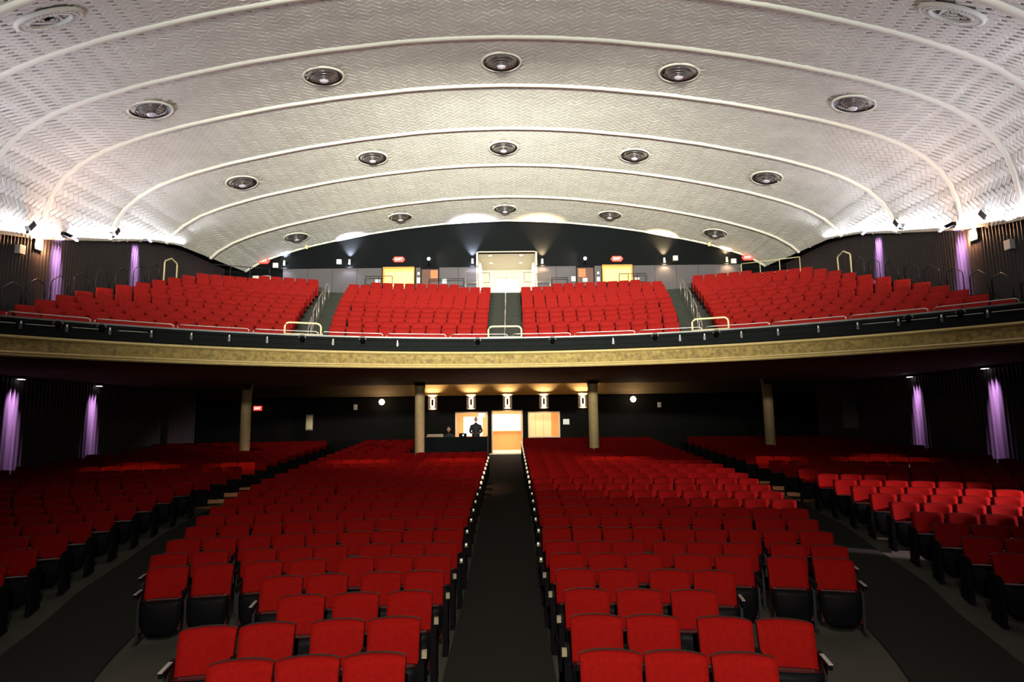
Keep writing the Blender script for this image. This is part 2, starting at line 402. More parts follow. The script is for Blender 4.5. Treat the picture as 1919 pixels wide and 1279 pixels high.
MED = [(s_of_x(-8.45, 10.7), 10.7), (s_of_x(8.6, 10.7), 10.7)]
holes = [(s, F, .66) for s, F in lamp_s] + [(s, F, .62) for s, F in MED]
tt = []
for s, F, ang in tiles:
    if any((s - hs) ** 2 + (F - hf) ** 2 < r * r for hs, hf, r in holes): continue
    p = cpt(s, F); d = in_view(p, 450)
    if d: tt.append((d + (0 if in_view(p, 0) else 100), s, F, ang, p))
tt.sort(key=lambda q: q[0])
mb = MB()
def tile_matrix(s, F, ang, p):
    n = cnorm(s, F); tx = (cpt(s + .1, F) - cpt(s - .1, F)).normalized(); ty = n.cross(tx)
    # grid x,y -> s,F ; rotate in tangent plane
    ax = tx * cos(ang) + ty * sin(ang)
    tl = random.uniform(-.018, .018); tw = random.uniform(-.012, .012) + .024
    n2 = (n + ax * tl + n.cross(ax) * tw).normalized(); ax = (ax - n2 * ax.dot(n2)).normalized(); ay = n2.cross(ax)
    Mt = Matrix((ax, ay, n2)).transposed().to_4x4(); Mt.translation = p + n * (.012 + random.uniform(0, .004)); return Mt
# tile mesh: top face at z=0 facing +z(room), body goes behind
tile_v = [(sx * (Lt / 2 - .009), sy * (Wt / 2 - .009), z) for z in (0, -.02) for sx, sy in ((-1, -1), (1, -1), (1, 1), (-1, 1))]
tile_f = [(0, 1, 2, 3), (0, 4, 5, 1), (1, 5, 6, 2), (2, 6, 7, 3), (3, 7, 4, 0)]
x = MB(); x.add(tile_v, tile_f); ME_tile = x.mesh('tile', m_tile)
for i, (d, s, F, ang, p) in enumerate(tt):
    Mt = tile_matrix(s, F, ang, p)
    if i < 300: obj('tile', ME_tile, ceil, M=Mt)
    else: mb.add([tuple(Mt @ Vector(v)) for v in tile_v], tile_f)
o = struct('tiles', mb, m_tile, parent=ceil); o['kind'] = 'stuff'
# ribs with a beaded edge
for F in (9.5, 12.7, 15.9, 19.1, 22.3, 25.5, 28.7):
    mb = MB(); B = sbot(F); hw, hh = .10, .07
    sec = [(-hw, 0), (-hw * .75, hh), (hw * .75, hh), (hw, 0)]
    N = 110; V = []
    for i in range(N + 1):
        s = (2 * i / N - 1) * B; p = cpt(s, F); n = cnorm(s * .995, F)
        V += [tuple(p + Vector((0, a, 0)) + n * b) for a, b in sec]
    mb.add(V, [(i * 4 + j, i * 4 + j + 1, i * 4 + 5 + j, i * 4 + 4 + j) for i in range(N) for j in range(3)])
    rb = obj('rib', mb.mesh('rib', m_rib, True), ceil)
    mb = MB(); k = int(B * 2 / .16)
    for i in range(k):
        s = (2 * (i + .5) / k - 1) * B * .97
        p = cpt(s, F + .13); n = cnorm(s, F); tx = (cpt(s + .1, F) - cpt(s - .1, F)).normalized()
        Mt = Matrix((tx, n.cross(tx), n)).transposed().to_4x4(); Mt.translation = p
        h = random.uniform(.02, .035); mb.box(-.055, .055, -.03, .03, -.01, h, 0, Mt)
    bo = obj('beading', mb.mesh('beading', m_rib), rb); bo['kind'] = 'stuff'
# arch edge moulding at the mouth of the vault
mb = MB(); B = sbot(31.95)
mb.tube([cpt((2 * i / 100 - 1) * B, 31.95) for i in range(101)], .07, 6)
struct('trim_1', mb, m_rib, True)

# ceiling lamps
def lamp_mats():
    mb = MB(); mb.lathe([(.63, .0), (.63, .03), (.60, .045), (.565, .04), (.56, 0)], 36); d = {'rim': mb.mesh('rim', m_rib, True)}
    mb = MB(); mb.lathe([(.565, .03), (.50, -.02), (.40, -.06), (0, -.08)], 36); d['dish'] = mb.mesh('dish', m_dark, True)
    for k, (r, z) in enumerate(((.41, .05), (.32, .09), (.24, .13), (.17, .16))):
        mb = MB(); mb.lathe([(r, z - .045), (r + .03, z), (r + .012, z + .012), (r - .012, z - .03), (r, z - .045)], 30); d['louvre_ring%d' % k] = mb.mesh('louvre_ring', m_ring, True)
    mb = MB(); mb.lathe([(.16, .10), (.15, .15), (.11, .185), (.05, .205), (0, .21)], 20); d['glass_bowl'] = mb.mesh('glass_bowl', m_glass, True)
    mb = MB()
    for a in range(4):
        c, s = cos(a * pi / 2 + .4), sin(a * pi / 2 + .4); mb.tube([(c * .55, s * .55, .0), (c * .18, s * .18, .14)], .008, 5)
    d['stay'] = mb.mesh('stay', m_ring); return d
LM = lamp_mats(); rown = {17.5: 'nearest, largest', 23.9: 'middle', 30.3: 'farthest, smallest'}
col_n = ['first from the left', 'second from the left', 'centre one', 'second from the right', 'first from the right']
for i, ((F, x), (s, _)) in enumerate(zip(LAMPS, lamp_s)):
    p = cpt(s, F); n = cnorm(s, F); n = (n + Vector((0, 0, -.3))).normalized(); tx = Vector((1, 0, 0)); tx = (tx - n * tx.dot(n)).normalized()
    Mt = Matrix((tx, n.cross(tx), n)).transposed().to_4x4(); Mt.translation = p + n * .03
    t = obj('ceiling_lamp', None, M=Mt)
    tag(t, f'dark round louvred ceiling lamp, {col_n[i % 5]} in the {rown[F]} row', 'ceiling lamp', 'round recessed lamps in the vault')
    for k, me in LM.items(): obj(k.rstrip('0123'), me, t)
# pierced plaster medallions
for i, (s, F) in enumerate(MED):
    p = cpt(s, F); n = cnorm(s, F); tx = Vector((1, 0, 0)); tx = (tx - n * tx.dot(n)).normalized()
    Mt = Matrix((tx, n.cross(tx), n)).transposed().to_4x4(); Mt.translation = p + n * .02
    t = obj('medallion', None, M=Mt); tag(t, ['round pierced plaster medallion in the upper left of the tiled ceiling', 'round pierced plaster medallion in the upper right of the tiled ceiling'][i], 'medallion')
    mb = MB(); mb.lathe([(.60, 0), (.60, .05), (.55, .07), (.51, .04), (.47, .03), (.42, .035), (.40, .06), (.37, .06), (.36, .0)], 40); obj('frame', mb.mesh('frame', m_tile, True), t)
    mb = MB(); mb.lathe([(.37, -.03), (0, -.03)], 30); obj('dark_backing', mb.mesh('dark_backing', mat('medallion_hollow', (.10, .09, .08), .9)), t)
    mb = MB()
    for k in range(40):
        a = k / 40 * 2 * pi; mb.box(-.022, .022, .425, .50, .03, .062, 0, Matrix.Rotation(a, 4, 'Z'))
    for k in range(60):
        a = k / 60 * 2 * pi; mb.box(-.008, .008, .37, .40, .05, .075, 0, Matrix.Rotation(a, 4, 'Z'))
    o = obj('leaf_border', mb.mesh('leaf_border', m_tile), t); o['kind'] = 'stuff'
    mb = MB()
    for k in range(44):                                   # scrolling tracery
        r = .05 + .29 * random.random() ** .6; a = random.random() * 2 * pi; q = .03 + .02 * random.random(); st = random.random() * 6
        mb.tube([(r * cos(a) + q * cos(st + j * .8), r * sin(a) + q * sin(st + j * .8), .01) for j in range(7)], .012, 5)
    o = obj('tracery', mb.mesh('tracery', m_tile), t); o['kind'] = 'stuff'
    for sgn in (-1, 1):
        mb = MB(); mb.panel(lambda u, v: (sgn * (.05 + .20 * v + .03 * u) + .05 * (u - .5), -.27 + .5 * v + .14 * (u - .5) * (.3 + v), .035), 4, 5, (0, 0, -.03)); obj('wing', mb.mesh('wing', m_tile), t)

# ------------------------------------------------------------------ side walls with fluted slats
def flute(x, F0_, F1_, zt, zb, s, m=m_slat, pitch=.13):
    mb = MB(); N = int((F1_ - F0_) / pitch); sec = [(0, 0), (.2, .028), (.38, .05), (.55, .055), (.72, .045), (.86, .02), (1, 0)]
    V = []; 
    for i in range(N):
        for a, b in sec[:-1]:
            F = F0_ + (i + a) * pitch; X = s * (x - b); V += [(X, F, zb(F)), (X, F, zt(F))]
    k = len(V) // 2
    mb.add(V, [(2 * i, 2 * i + 1, 2 * i + 3, 2 * i + 2) for i in range(k - 1)]); return mb
for s, nm in ((-1, 'left'), (1, 'right')):
    mb = MB(); mb.box(s * 15.3 if s > 0 else -15.5, s * 15.5 if s > 0 else -15.3, 4, 34, -.2, 8.6)
    for i in range(58):
        f0 = 4 + i * .5; mb.box(min(s * 15.05, s * 15.3), max(s * 15.05, s * 15.3), f0, f0 + .5, -.2, wall_top(f0 + .25) - .25)
    W = struct('wall_' + nm, mb, m_black)
    o = struct('slats', flute(15.0, 13.5, 32.0, wall_top, lambda F: 4.3, s), m_slat, parent=W); o['kind'] = 'stuff'
    o = struct('slats', flute(15.0, 8, 29.8, lambda F: 4.3, lambda F: 0, s, pitch=.16), m_slat, parent=W); o['kind'] = 'stuff'
    mb = MB()                                           # ledge at slat tops, back to the vault
    mb.grid(lambda u, v: (s * (14.98 + .3 * u), 10 + 22 * v, wall_top(10 + 22 * v) + .0), 1, 60); struct('trim_%d' % (2 if s < 0 else 3), mb, m_slat)
    mb = MB(); mb.box(min(s * 14.9, s * 15.4), max(s * 14.9, s * 15.4), 10, 32, 4.29, 4.3)

# ------------------------------------------------------------------ balcony
BC = 2.1; RB_ = 16.9
Bk = lambda k: 17.85 + .9 * k
Zk = lambda k: 4.74 + .343 * k
def amax(r, X=15.0): return asin(min(.999, X / r))
def sweep(prof_, a0, a1, n=160, clip=15.0):
    V = []
    for i in range(n + 1):
        for r, z in prof_:
            A = amax(r, clip); lo, hi = max(a0, -A), min(a1, A); a = lo + (hi - lo) * i / n
            V.append((r * sin(a), BC + r * cos(a), z))
    k = len(prof_)
    return V, [(i * k + j, i * k + j + 1, (i + 1) * k + j + 1, (i + 1) * k + j) for i in range(n) for j in range(k - 1)]
def arc_obj(name, prof_, m, parent=None, a0=-1.6, a1=1.6, smooth=False, clip=15.0):
    mb = MB(); mb.add(*sweep(prof_, a0, a1, clip=clip)); return struct(name, mb, m, smooth, parent)
bal = arc_obj('balcony_floor', [p for k in range(14) for p in ((Bk(k) - .42, Zk(k) - (.343 if k else 0)), (Bk(k) - .42, Zk(k)), (Bk(k) + .48, Zk(k)))], m_bcarpet)
bal['kind'] = 'structure'
arc_obj('trim_4', [(16.98, 4.44), (16.94, 4.38), (16.88, 4.38), (16.84, 4.41), (16.86, 4.45), (16.82, 4.47), (16.84, 4.51), (16.90, 4.52)], m_gold)
arc_obj('trim_5', [(16.92, 4.51), (16.93, 4.60), (16.95, 4.70), (16.93, 4.81)], m_relief, smooth=True)
arc_obj('trim_6', [(16.95, 4.80), (16.88, 4.81), (16.84, 4.84), (16.85, 4.88), (16.92, 4.90), (17.1, 4.90)], m_gold)
fr = obj('balcony_front', None); fr['kind'] = 'structure'
mb = MB(); mb.add(*sweep([(16.98, 4.90), (16.93, 4.93), (16.92, 5.04), (16.95, 5.06), (16.93, 5.20), (16.90, 5.24), (16.90, 5.33)], -1.6, 1.6)); obj('black_skirt', mb.mesh('black_skirt', m_velvet), fr)
mb = MB(); mb.add(*sweep([(16.88, 5.30), (16.88, 5.345), (17.18, 5.345), (17.2, 4.72), (17.5, 4.72)], -1.6, 1.6)); obj('ledge_cap', mb.mesh('ledge_cap', m_ledge), fr)
# soffit
mb = MB()
mb.add(*sweep([(16.9, 4.42), (17.3, 4.36), (18.0, 4.31), (19.2, 4.28)], -1.6, 1.6))
mb.grid(lambda u, v: (lambda X: (X, (BC + sqrt(19.2 ** 2 - X * X)) * (1 - v) + 25.4 * v, 4.28))(-15 + 30 * u), 60, 6)
mb.box(-15, 15, 25.4, 25.5, 4.28, 4.75)
mb.box(-15, 15, 25.4, 30, 4.72, 4.8)
struct('ceiling_under_balcony', mb, m_soffit)
mb = MB(); mb.box(-15, 15, 29.74, 29.8, 4.02, 4.72); mb.box(-15, 15, 29.70, 29.8, 4.0, 4.05); mb.box(-15, 15, 29.45, 29.8, 4.62, 4.72)
struct('trim_7', mb, m_soffit)
# balcony front fittings
def bp(deg, r, z): a = radians(deg); return Vector((r * sin(a), BC + r * cos(a), z))
segs = [(-43.9, -38.1), (-37.98, -31.8), (-31.66, -25.4), (-25.2, -19.0), (-18.8, -12.6), (-12.4, -6.1), (-5.83, .39), (.73, 7.06), (7.3, 13.7), (13.97, 20.3), (20.5, 26.6), (26.8, 33.1), (33.27, 39.3), (39.56, 45.3)]
sname = ['first', 'second', 'third', 'fourth', 'fifth', 'sixth', 'seventh']
for i, (a, b) in enumerate(segs):
    n = 14; pts = [bp(a + .1, 17.06, 5.34), bp(a + .1, 17.06, 5.43)] + [bp(a + .3 + (b - a - .6) * j / n, 17.06, 5.465) for j in range(n + 1)] + [bp(b - .1, 17.06, 5.43), bp(b - .1, 17.06, 5.34)]
    mb = MB(); mb.tube(pts, .016, 6)
    o = obj('ledge_handrail', mb.mesh('ledge_handrail', m_chrome, True))
    k = i if i < 7 else 13 - i
    tag(o, f"low steel pipe rail on the balcony ledge, {sname[k]} length from the {'left' if i < 7 else 'right'} end", 'handrail', 'pipe rails on the balcony ledge')
pins = [-42.87, -39.83, -36.78, -33.64, -30.43, -27.22, -23.85, -17.64, -11.2, 11.4, 18.11, 20.49, 23.95, 27.26, 30.73, 33.93, 37.06, 40.17, 43.25]
for i, a in enumerate(pins):
    t = obj('bracket', None, M=Matrix.Translation(bp(a, 16.88, 5.14)) @ Matrix.Rotation(-radians(a), 4, 'Z'))
    left = a < 0; k = i if left else len(pins) - 1 - i
    tag(t, f"small white-tipped bracket on the black balcony front, {ordn[k]} from the {'left' if left else 'right'} end", 'bracket', 'brackets on the balcony front')
    mb = MB(); mb.box(-.03, .03, -.05, .03, -.10, .02); obj('clamp', mb.mesh('clamp', m_dark), t)
    mb = MB(); mb.lathe([(0, -.03), (.018, -.025), (.022, .02), (.012, .045), (0, .05)], 8, Matrix.Translation((0, -.05, .045))); obj('pin', mb.mesh('pin', m_white, True), t)
for i, (a, b) in enumerate([(-45.5, -43.2), (-42.6, -40.2), (-39.5, -37.2), (-36.2, -33.9), (34.3, 36.8), (37.3, 39.9), (40.5, 43.0), (43.5, 45.8)]):
    mb = MB(); mb.tube([bp(a + (b - a) * j / 6, 16.85, 5.17) for j in range(7)], .011, 6)
    o = obj('front_rod', mb.mesh('front_rod', m_chrome, True)); k = i if i < 4 else 7 - i
    tag(o, f"thin steel rod on the balcony front, {sname[k]} from the {'left' if i < 4 else 'right'} end", 'rod', 'rods on the balcony front')
for i, a in enumerate([-40.45, -37.41, -20.61, -14.73, -2.84, 5.08, 15.66, 21.64, 37.81, 41.48]):
    t = obj('cable_clamp', None, M=Matrix.Translation(bp(a, 16.86, 5.20)) @ Matrix.Rotation(-radians(a), 4, 'Z'))
    tag(t, f"arched grey clamp over a black knob on the balcony ledge, {ordn[i] if i < 5 else ordn[9 - i]} from the {'left' if i < 5 else 'right'} end", 'clamp', 'clamps on the balcony ledge')
    mb = MB(); mb.tube([(.09 * cos(pi * j / 8) * 1.1, 0, .02 + .11 * sin(pi * j / 8)) for j in range(9)], .018, 6); obj('arch', mb.mesh('arch', m_ledge, True), t)
    mb = MB(); mb.lathe([(0, -.09), (.05, -.07), (.07, 0), (.04, .06), (0, .07)], 10); obj('knob', mb.mesh('knob', m_blk, True), t)
# cream guard rails at the aisle feet
def frame_rail(name, P0, P1, h, label, r=.028, cat='guard rail', m=m_cream, cr=.13, bottom=True):
    P0, P1 = Vector(P0), Vector(P1); d = (P1 - P0); L = d.length; d.normalize(); U = Vector((0, 0, 1)); pts = []
    def corner(c, a, b):
        return [c + a * cr * (1 - sin(t)) + b * cr * (1 - cos(t)) for t in (0, pi / 8, pi / 4, 3 * pi / 8, pi / 2)]
    pts = [P0] + [P0 + U * (h - cr) + d * (cr * (1 - cos(t))) + U * cr * sin(t) for t in (0, .4, .8, 1.2, pi / 2)] + [P1 + U * (h - cr) - d * (cr * (1 - sin(t))) + U * cr * cos(t) for t in (0, .4, .8, 1.2, pi / 2)] + [P1]
    mb = MB(); mb.tube(pts, r, 8); 
    if bottom: mb.tube([P0, P1], r * .8, 8)
    o = obj(name, mb.mesh(name, m, True)); tag(o, label, cat); return o
frame_rail('guard_rail', bp(-22.26, 17.0, 5.36), bp(-18.83, 17.0, 5.36), .34, 'cream rounded guard rail at the foot of the left balcony aisle')
frame_rail('guard_rail', bp(-1.71, 17.0, 5.36), bp(1.8, 17.0, 5.36), .34, 'cream rounded guard rail at the foot of the centre balcony aisle')
frame_rail('guard_rail', bp(19.34, 17.0, 5.36), bp(22.79, 17.0, 5.36), .34, 'cream rounded guard rail at the foot of the right balcony aisle')

# balcony seats
BM = {}
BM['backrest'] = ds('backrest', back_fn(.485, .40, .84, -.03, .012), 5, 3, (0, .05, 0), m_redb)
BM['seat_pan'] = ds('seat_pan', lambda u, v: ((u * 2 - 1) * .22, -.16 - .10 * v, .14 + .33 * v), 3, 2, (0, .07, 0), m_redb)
mb = MB(); mb.box(-.02, .02, -.22, .03, 0, .60); BM['standard'] = mb.mesh('standard', m_blk)
bs = []
LrE = lambda k: radians(21.75 + (18.5 - 21.75) * k / 11)
CoE = lambda k: radians(18.15 + (15.75 - 18.15) * k / 11)
CiE = lambda k: radians(1.88 + (1.5 - 1.88) * k / 11)
xend = [12.6, 12.8, 13.05, 13.25, 13.42, 13.52, 13.57, 13.57, 13.6, 13.6, 13.6, 13.55, 12.2]
for k in range(13):
    R = Bk(k)
    for s in (-1, 1):
        blocks = [('c', CiE(k), CoE(k)), ('s', LrE(k), asin(xend[k] / R))]
        if k == 12: blocks = [('c', radians(4.7), radians(13.6)), ('s', LrE(11), radians(24))]
        for bl, a, e in blocks:
            c = int((e - a) * R / .535 + .5); st = (e - a) / c
            for j in range(c):
                th = s * (a + st * (j + .5)); bs.append(dict(k=k, s=s, b=bl, i=j, th=th, R=R, c=c, p=Vector((R * sin(th), BC + R * cos(th), Zk(k)))))
bv = []
for q in bs:
    d = in_view(q['p'] + Vector((0, 0, .8)), 500); q['seen'] = in_view(q['p'] + Vector((0, 0, .8)), 20) is not None
    if d: q['d'] = d; bv.append(q)
bv.sort(key=lambda q: q['d'])
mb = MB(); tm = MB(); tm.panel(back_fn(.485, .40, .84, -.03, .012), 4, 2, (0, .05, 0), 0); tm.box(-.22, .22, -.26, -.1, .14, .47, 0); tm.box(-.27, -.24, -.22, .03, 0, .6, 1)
bi = 0
for q in bv:
    if q['k'] != 0 and bi < 300 and q['seen']:
        bi += 1
        t = obj('balcony_seat', None, loc=q['p'] + Vector((0, 0, .003)), rz=-q['th'])
        sd = side_w[q['s']]
        lab = (f"red balcony seat, {ordn[q['k']]} row up, {ordn[q['i']]} {sd} of the centre stair aisle" if q['b'] == 'c' else
               f"red balcony seat, {sd} side block, {ordn[q['k']]} row up, {ordn[q['i']]} from its aisle")
        tag(t, lab, 'balcony seat', 'red seats of the balcony')
        obj('backrest', BM['backrest'], t); obj('seat_pan', BM['seat_pan'], t); obj('standard', BM['standard'], t, (q['s'] * .268, 0, 0))
    else:
        Mq = Matrix.Translation(q['p'] + Vector((0, 0, .003))) @ Matrix.Rotation(-q['th'], 4, 'Z')
        V = [tuple(Mq @ Vector(p)) for p in tm.v]; b = len(mb.v); mb.v += V; mb.f += [tuple(i + b for i in f) for f in tm.f]; mb.mi += tm.mi
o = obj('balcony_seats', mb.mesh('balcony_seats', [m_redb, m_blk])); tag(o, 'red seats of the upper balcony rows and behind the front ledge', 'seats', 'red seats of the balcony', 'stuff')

# columns
for i, x in enumerate((-10.1, -3.36, 3.38, 10.2)):
    t = obj('column', None, loc=(x, 24, gz(x, 24)))
    tag(t, ['ochre plaster column below the balcony, farthest left', 'ochre plaster column left of the lit doorway beside the sound desk', 'ochre plaster column right of the lit doorway', 'ochre plaster column below the balcony, farthest right'][i], 'column', 'columns under the balcony')
    h = 4.28 - gz(x, 24)
    mb = MB(); mb.lathe([(.19, 0), (.19, h - .25)], 24); obj('shaft', mb.mesh('shaft', m_col, True), t)
    mb = MB(); mb.lathe([(.19, h - .25), (.21, h - .22), (.20, h - .18), (.22, h - .08), (.27, h)], 24); obj('capital', mb.mesh('capital', m_col, True), t)
    mb = MB(); mb.lathe([(.24, 0), (.24, .12), (.20, .16), (.19, .16)], 24); obj('base', mb.mesh('base', m_col, True), t)

# ------------------------------------------------------------------ rear wall of the stalls and the lobby behind it
FB = 29.8; ZF = 1.23
mb = MB()
for x0, x1 in ((-15.3, -2.5), (-.93, -.75), (.75, 1.0), (2.54, 15.3)): mb.box(x0, x1, FB, FB + .25, 0, 4.1)
for x0, x1, z in ((-2.5, -.93, 3.21), (-.75, .75, 3.28), (1.0, 2.54, 3.19)): mb.box(x0, x1, FB, FB + .25, z, 4.1)
for x0, x1 in ((-2.5, -.93), (1.0, 2.54)): mb.box(x0, x1, FB, FB + .25, 0, 1.95)
struct('wall_back_stalls', mb, m_wall_lo)
mb = MB(); mb.box(-.85, .85, FB - .6, 34.5, ZF - .1, ZF + .01); mb.box(-6, 6, FB + .25, 34.5, ZF - .15, ZF - .02); struct('floor_lobby', mb, mat('lobby_floor', (.75, .6, .42), .5))
mb = MB(); mb.box(-6, 6, 34.4, 34.6, ZF - .1, 4.1); mb.box(-6.1, -6, FB + .25, 34.6, ZF, 4.1); mb.box(6, 6.1, FB + .25, 34.6, ZF, 4.1); struct('wall_lobby', mb, m_orange)
mb = MB(); mb.box(-6, 6, FB + .25, 34.6, 3.9, 4.0); struct('ceiling_lobby', mb, m_white)
area('lobby_light', (0, 32.4, 3.85), (0, 32.4, 0), 6, 2.5, 330, (1, .84, .66))
for nm, x0, x1, z0, z1, lab, part in (('window_1', -2.5, -.93, 1.95, 3.21, 0, 1), ('window_2', 1.0, 2.54, 1.95, 3.19, 0, 1), ('door_1', -.75, .75, ZF, 3.28, 0, 0)):
    fr_ = MB(); t_ = .055
    fr_.box(x0, x0 + t_, FB - .04, FB + .27, z0, z1); fr_.box(x1 - t_, x1, FB - .04, FB + .27, z0, z1); fr_.box(x0 + t_, x1 - t_, FB - .04, FB + .27, z1 - t_, z1)
    if part: fr_.box(x0 + t_, x1 - t_, FB - .04, FB + .27, z0, z0 + t_)
    o = struct(nm, fr_, mat(nm + '_trim', (.7, .5, .3), .5))
mb = MB(); mb.box(-.78, -.05, 33.2, 33.3, 2.28, 3.1); mb.box(-.05, .68, 33.2, 33.3, 2.28, 3.1)
mb.box(-.8, .7, 33.3, 33.33, 2.25, 3.13); t = obj('lobby_display', mb.mesh('lobby_display', e_screen)); tag(t, 'glaring white lit display seen through the central doorway', 'display')
mb = MB(); mb.box(-.95, .95, 33.1, 33.5, ZF - .01, 2.2); mb.box(-1.0, 1.0, 33.0, 33.5, 2.2, 2.25); t = obj('lobby_counter', mb.mesh('lobby_counter', m_orange)); tag(t, 'orange wooden counter beneath the white display in the lobby', 'counter')
t = obj('lobby_partition', None, loc=(1.05, 32.6, ZF)); tag(t, 'pale folding partition seen through the right lobby opening', 'partition')
for k in range(3):
    mb = MB(); mb.box(.42 * k + .01, .42 * (k + 1) - .01, 0, .05, 0, 2.3); obj('panel', mb.mesh('panel', mat('partition_board', (.78, .46, .24), .6)), t)
mb = MB(); mb.box(0, 1.3, -.02, .07, 2.3, 2.38); obj('head_rail', mb.mesh('head_rail', m_white), t)
mb = MB(); mb.box(-2.35, -1.35, 33.2, 33.3, 2.0, 3.0); t = obj('light_panel', mb.mesh('light_panel', e_screen)); tag(t, 'bright white panel behind the standing man in the left opening', 'panel')
mb = MB(); mb.box(-1.4, -1.1, FB + .4, FB + .5, 2.95, 3.2); t = obj('lobby_monitor', mb.mesh('lobby_monitor', emis('monitor_white', (.85, .8, 1), 3))); tag(t, 'small white monitor in the top right corner of the left opening', 'monitor')
# sconces at the rear of the stalls
for i, x in enumerate((-3.59, -1.73, .02, 1.78, 3.66)):
    t = obj('wall_sconce', None, loc=(x, FB - .02, 3.68))
    tag(t, ['black slim sconce on its glowing plate, beside the left-of-doorway column', 'black slim sconce above the opening with the standing man', 'black slim sconce directly above the central doorway', 'black slim sconce above the right lobby opening', 'black slim sconce beside the right-of-doorway column'][i], 'sconce', 'slim sconces above the lobby doors')
    mb = MB(); mb.box(-.045, .045, -.12, -.05, -.15, .15); obj('body', mb.mesh('body', m_blk), t)
    mb = MB(); mb.box(-.035, .035, -.115, -.055, .151, .155); mb.box(-.035, .035, -.115, -.055, -.155, -.151); obj('lens', mb.mesh('lens', e_warm), t)
    mb = MB(); mb.box(-.22, .22, -.022, -.002, -.34, .34); obj('back_plate', mb.mesh('back_plate', mat('sconce_plate', (.8, .66, .5), .6)), t)
    spot('sconce_up', (x, FB - .16, 3.86), (x, FB - .16, 4.6), 260, (1, .66, .32), 120, .6, .03)
    spot('sconce_down', (x, FB - .13, 3.5), (x, FB + .0, 2.9), 10, (1, .74, .5), 110, .6, .03)
    area('sconce_glow', (x, FB - .047, 3.68), (x, FB + .5, 3.68), .2, .4, 2.2, (1, .78, .58))
for i, x in enumerate((-6.01, 6.07)):
    t = obj('globe_light', None, loc=(x, FB - .03, 3.73)); tag(t, ['round warm globe light on the dark rear wall left of the doorway', 'round warm globe light on the dark rear wall right of the doorway'][i], 'wall lamp')
    mb = MB(); mb.lathe([(0, -.15), (.1, -.11), (.15, 0), (.1, .11), (0, .15)], 16, Matrix.Translation((0, -.16, 0))); obj('globe', mb.mesh('globe', e_warm, True), t)
    mb = MB(); mb.box(-.06, .06, -.06, .02, -.06, .06); obj('mount', mb.mesh('mount', m_dark), t)
    point('globe_glow', (x, FB - .75, 3.73), 25, (1, .72, .45), .12)
# soffit downlights: warm pools on the rows at the balcony edge
for x in (-11.0, -7.9, -4.6, -1.6, 1.9 + 1.6, 7.9, 11.2):
    spot('soffit_downlight', (x, 20.6 - .012 * x * x, 4.2), (x, 20.2 - .014 * x * x, 1.4), K['rows'], (1, .42, .2), 62, .8, .05)
# exit signs
def exit_sign(loc, label, sc=1, arrows=True):
    t = obj('exit_sign', None, loc=loc); tag(t, label, 'exit sign', 'red exit signs')
    mb = MB(); w_, h = .24 * sc, .13 * sc
    V = [(-w_, 0), (-w_ * .8, h), (w_ * .8, h), (w_, 0), (w_ * .8, -h), (-w_ * .8, -h)] if arrows else [(-w_, -h), (-w_, h), (w_, h), (w_, -h)]
    if arrows: V = [(-w_ * 1.25, 0), (-w_ * .85, h), (w_ * .85, h), (w_ * 1.25, 0), (w_ * .85, -h), (-w_ * .85, -h)]
    n = len(V); mb.add([(a, 0, b) for a, b in V] + [(a, .06, b) for a, b in V], [tuple(range(n)), tuple(range(2 * n - 1, n - 1, -1))] + [(i, n + i, n + (i + 1) % n, (i + 1) % n) for i in range(n)])
    obj('sign_box', mb.mesh('sign_box', e_exit), t)
    cu = bpy.data.curves.new('letters', 'FONT'); cu.body = 'EXIT'; cu.size = .17 * sc; cu.align_x = 'CENTER'; cu.align_y = 'CENTER'; cu.extrude = .003; cu.materials.append(e_letter)
    tmp = bpy.data.objects.new('letters_tmp', cu); COL.objects.link(tmp); bpy.context.view_layer.update()
    me = bpy.data.meshes.new_from_object(tmp.evaluated_get(bpy.context.evaluated_depsgraph_get())); bpy.data.objects.remove(tmp)
    me.materials.clear(); me.materials.append(e_letter); o = obj('lettering', me, t, (0, -.006, 0)); o.rotation_euler = (pi / 2, 0, 0)
exit_sign((-12.0, FB - .1, 3.5), 'red exit sign just right of the farthest-left column', .8, False)
exit_sign((-12.9, 31.85, 11.36), 'red exit sign at the far left corner of the balcony wall', 1.1)
exit_sign((-5.7, 31.85, 11.37), 'red exit sign above the left orange booth window', 1.1)
exit_sign((5.93, 31.85, 11.28), 'red exit sign above the right orange booth window', 1.1)
exit_sign((12.93, 31.85, 11.28), 'red exit sign at the far right corner of the balcony wall', 1.1)
point('exit_glow', (-12.9, 31.4, 11.7), 14, (1, .1, .08)); point('exit_glow', (12.9, 31.4, 11.7), 14, (1, .1, .08))
def small_box(name, x, y, z, w_, h, m, label, cat, d=.1, group=None, face=None):
    mb = MB(); mb.box(-w_ / 2, w_ / 2, -d, 0, -h / 2, h / 2, 0); mb.box(-w_ * .42, w_ * .42, -d - .012, -d, -h * .42, h * .42, 1)
    o = obj(name, mb.mesh(name, [m, face or m]), loc=(x, y, z)); tag(o, label, cat, group); return o
small_box('picture_frame', -9.5, FB, 2.8, .34, .75, m_chrome, 'lit narrow framed notice on the dark rear wall left of the doorway', 'picture', .05, face=m_cream)
small_box('wall_notice', 2.84, FB, 2.69, .3, .26, m_white, 'small white notice right of the right lobby opening', 'notice', .02)
small_box('wall_speaker', -7.3, FB, 3.5, .16, .26, m_white, 'small white speaker on the rear wall left of the round lamp', 'speaker', .1)
small_box('wall_speaker', 7.35, FB, 3.45, .16, .24, m_white, 'small white speaker on the rear wall right of the round lamp', 'speaker', .1)
mb = MB(); X0 = 14.86
for (y0, y1, z0, z1) in ((26.2, 26.25, 2.3, 3.5), (27.3, 27.35, 2.3, 3.5), (26.2, 27.35, 3.47, 3.52), (26.2, 27.35, 2.28, 2.33)): mb.box(X0, X0 + .06, y0, y1, z0, z1)
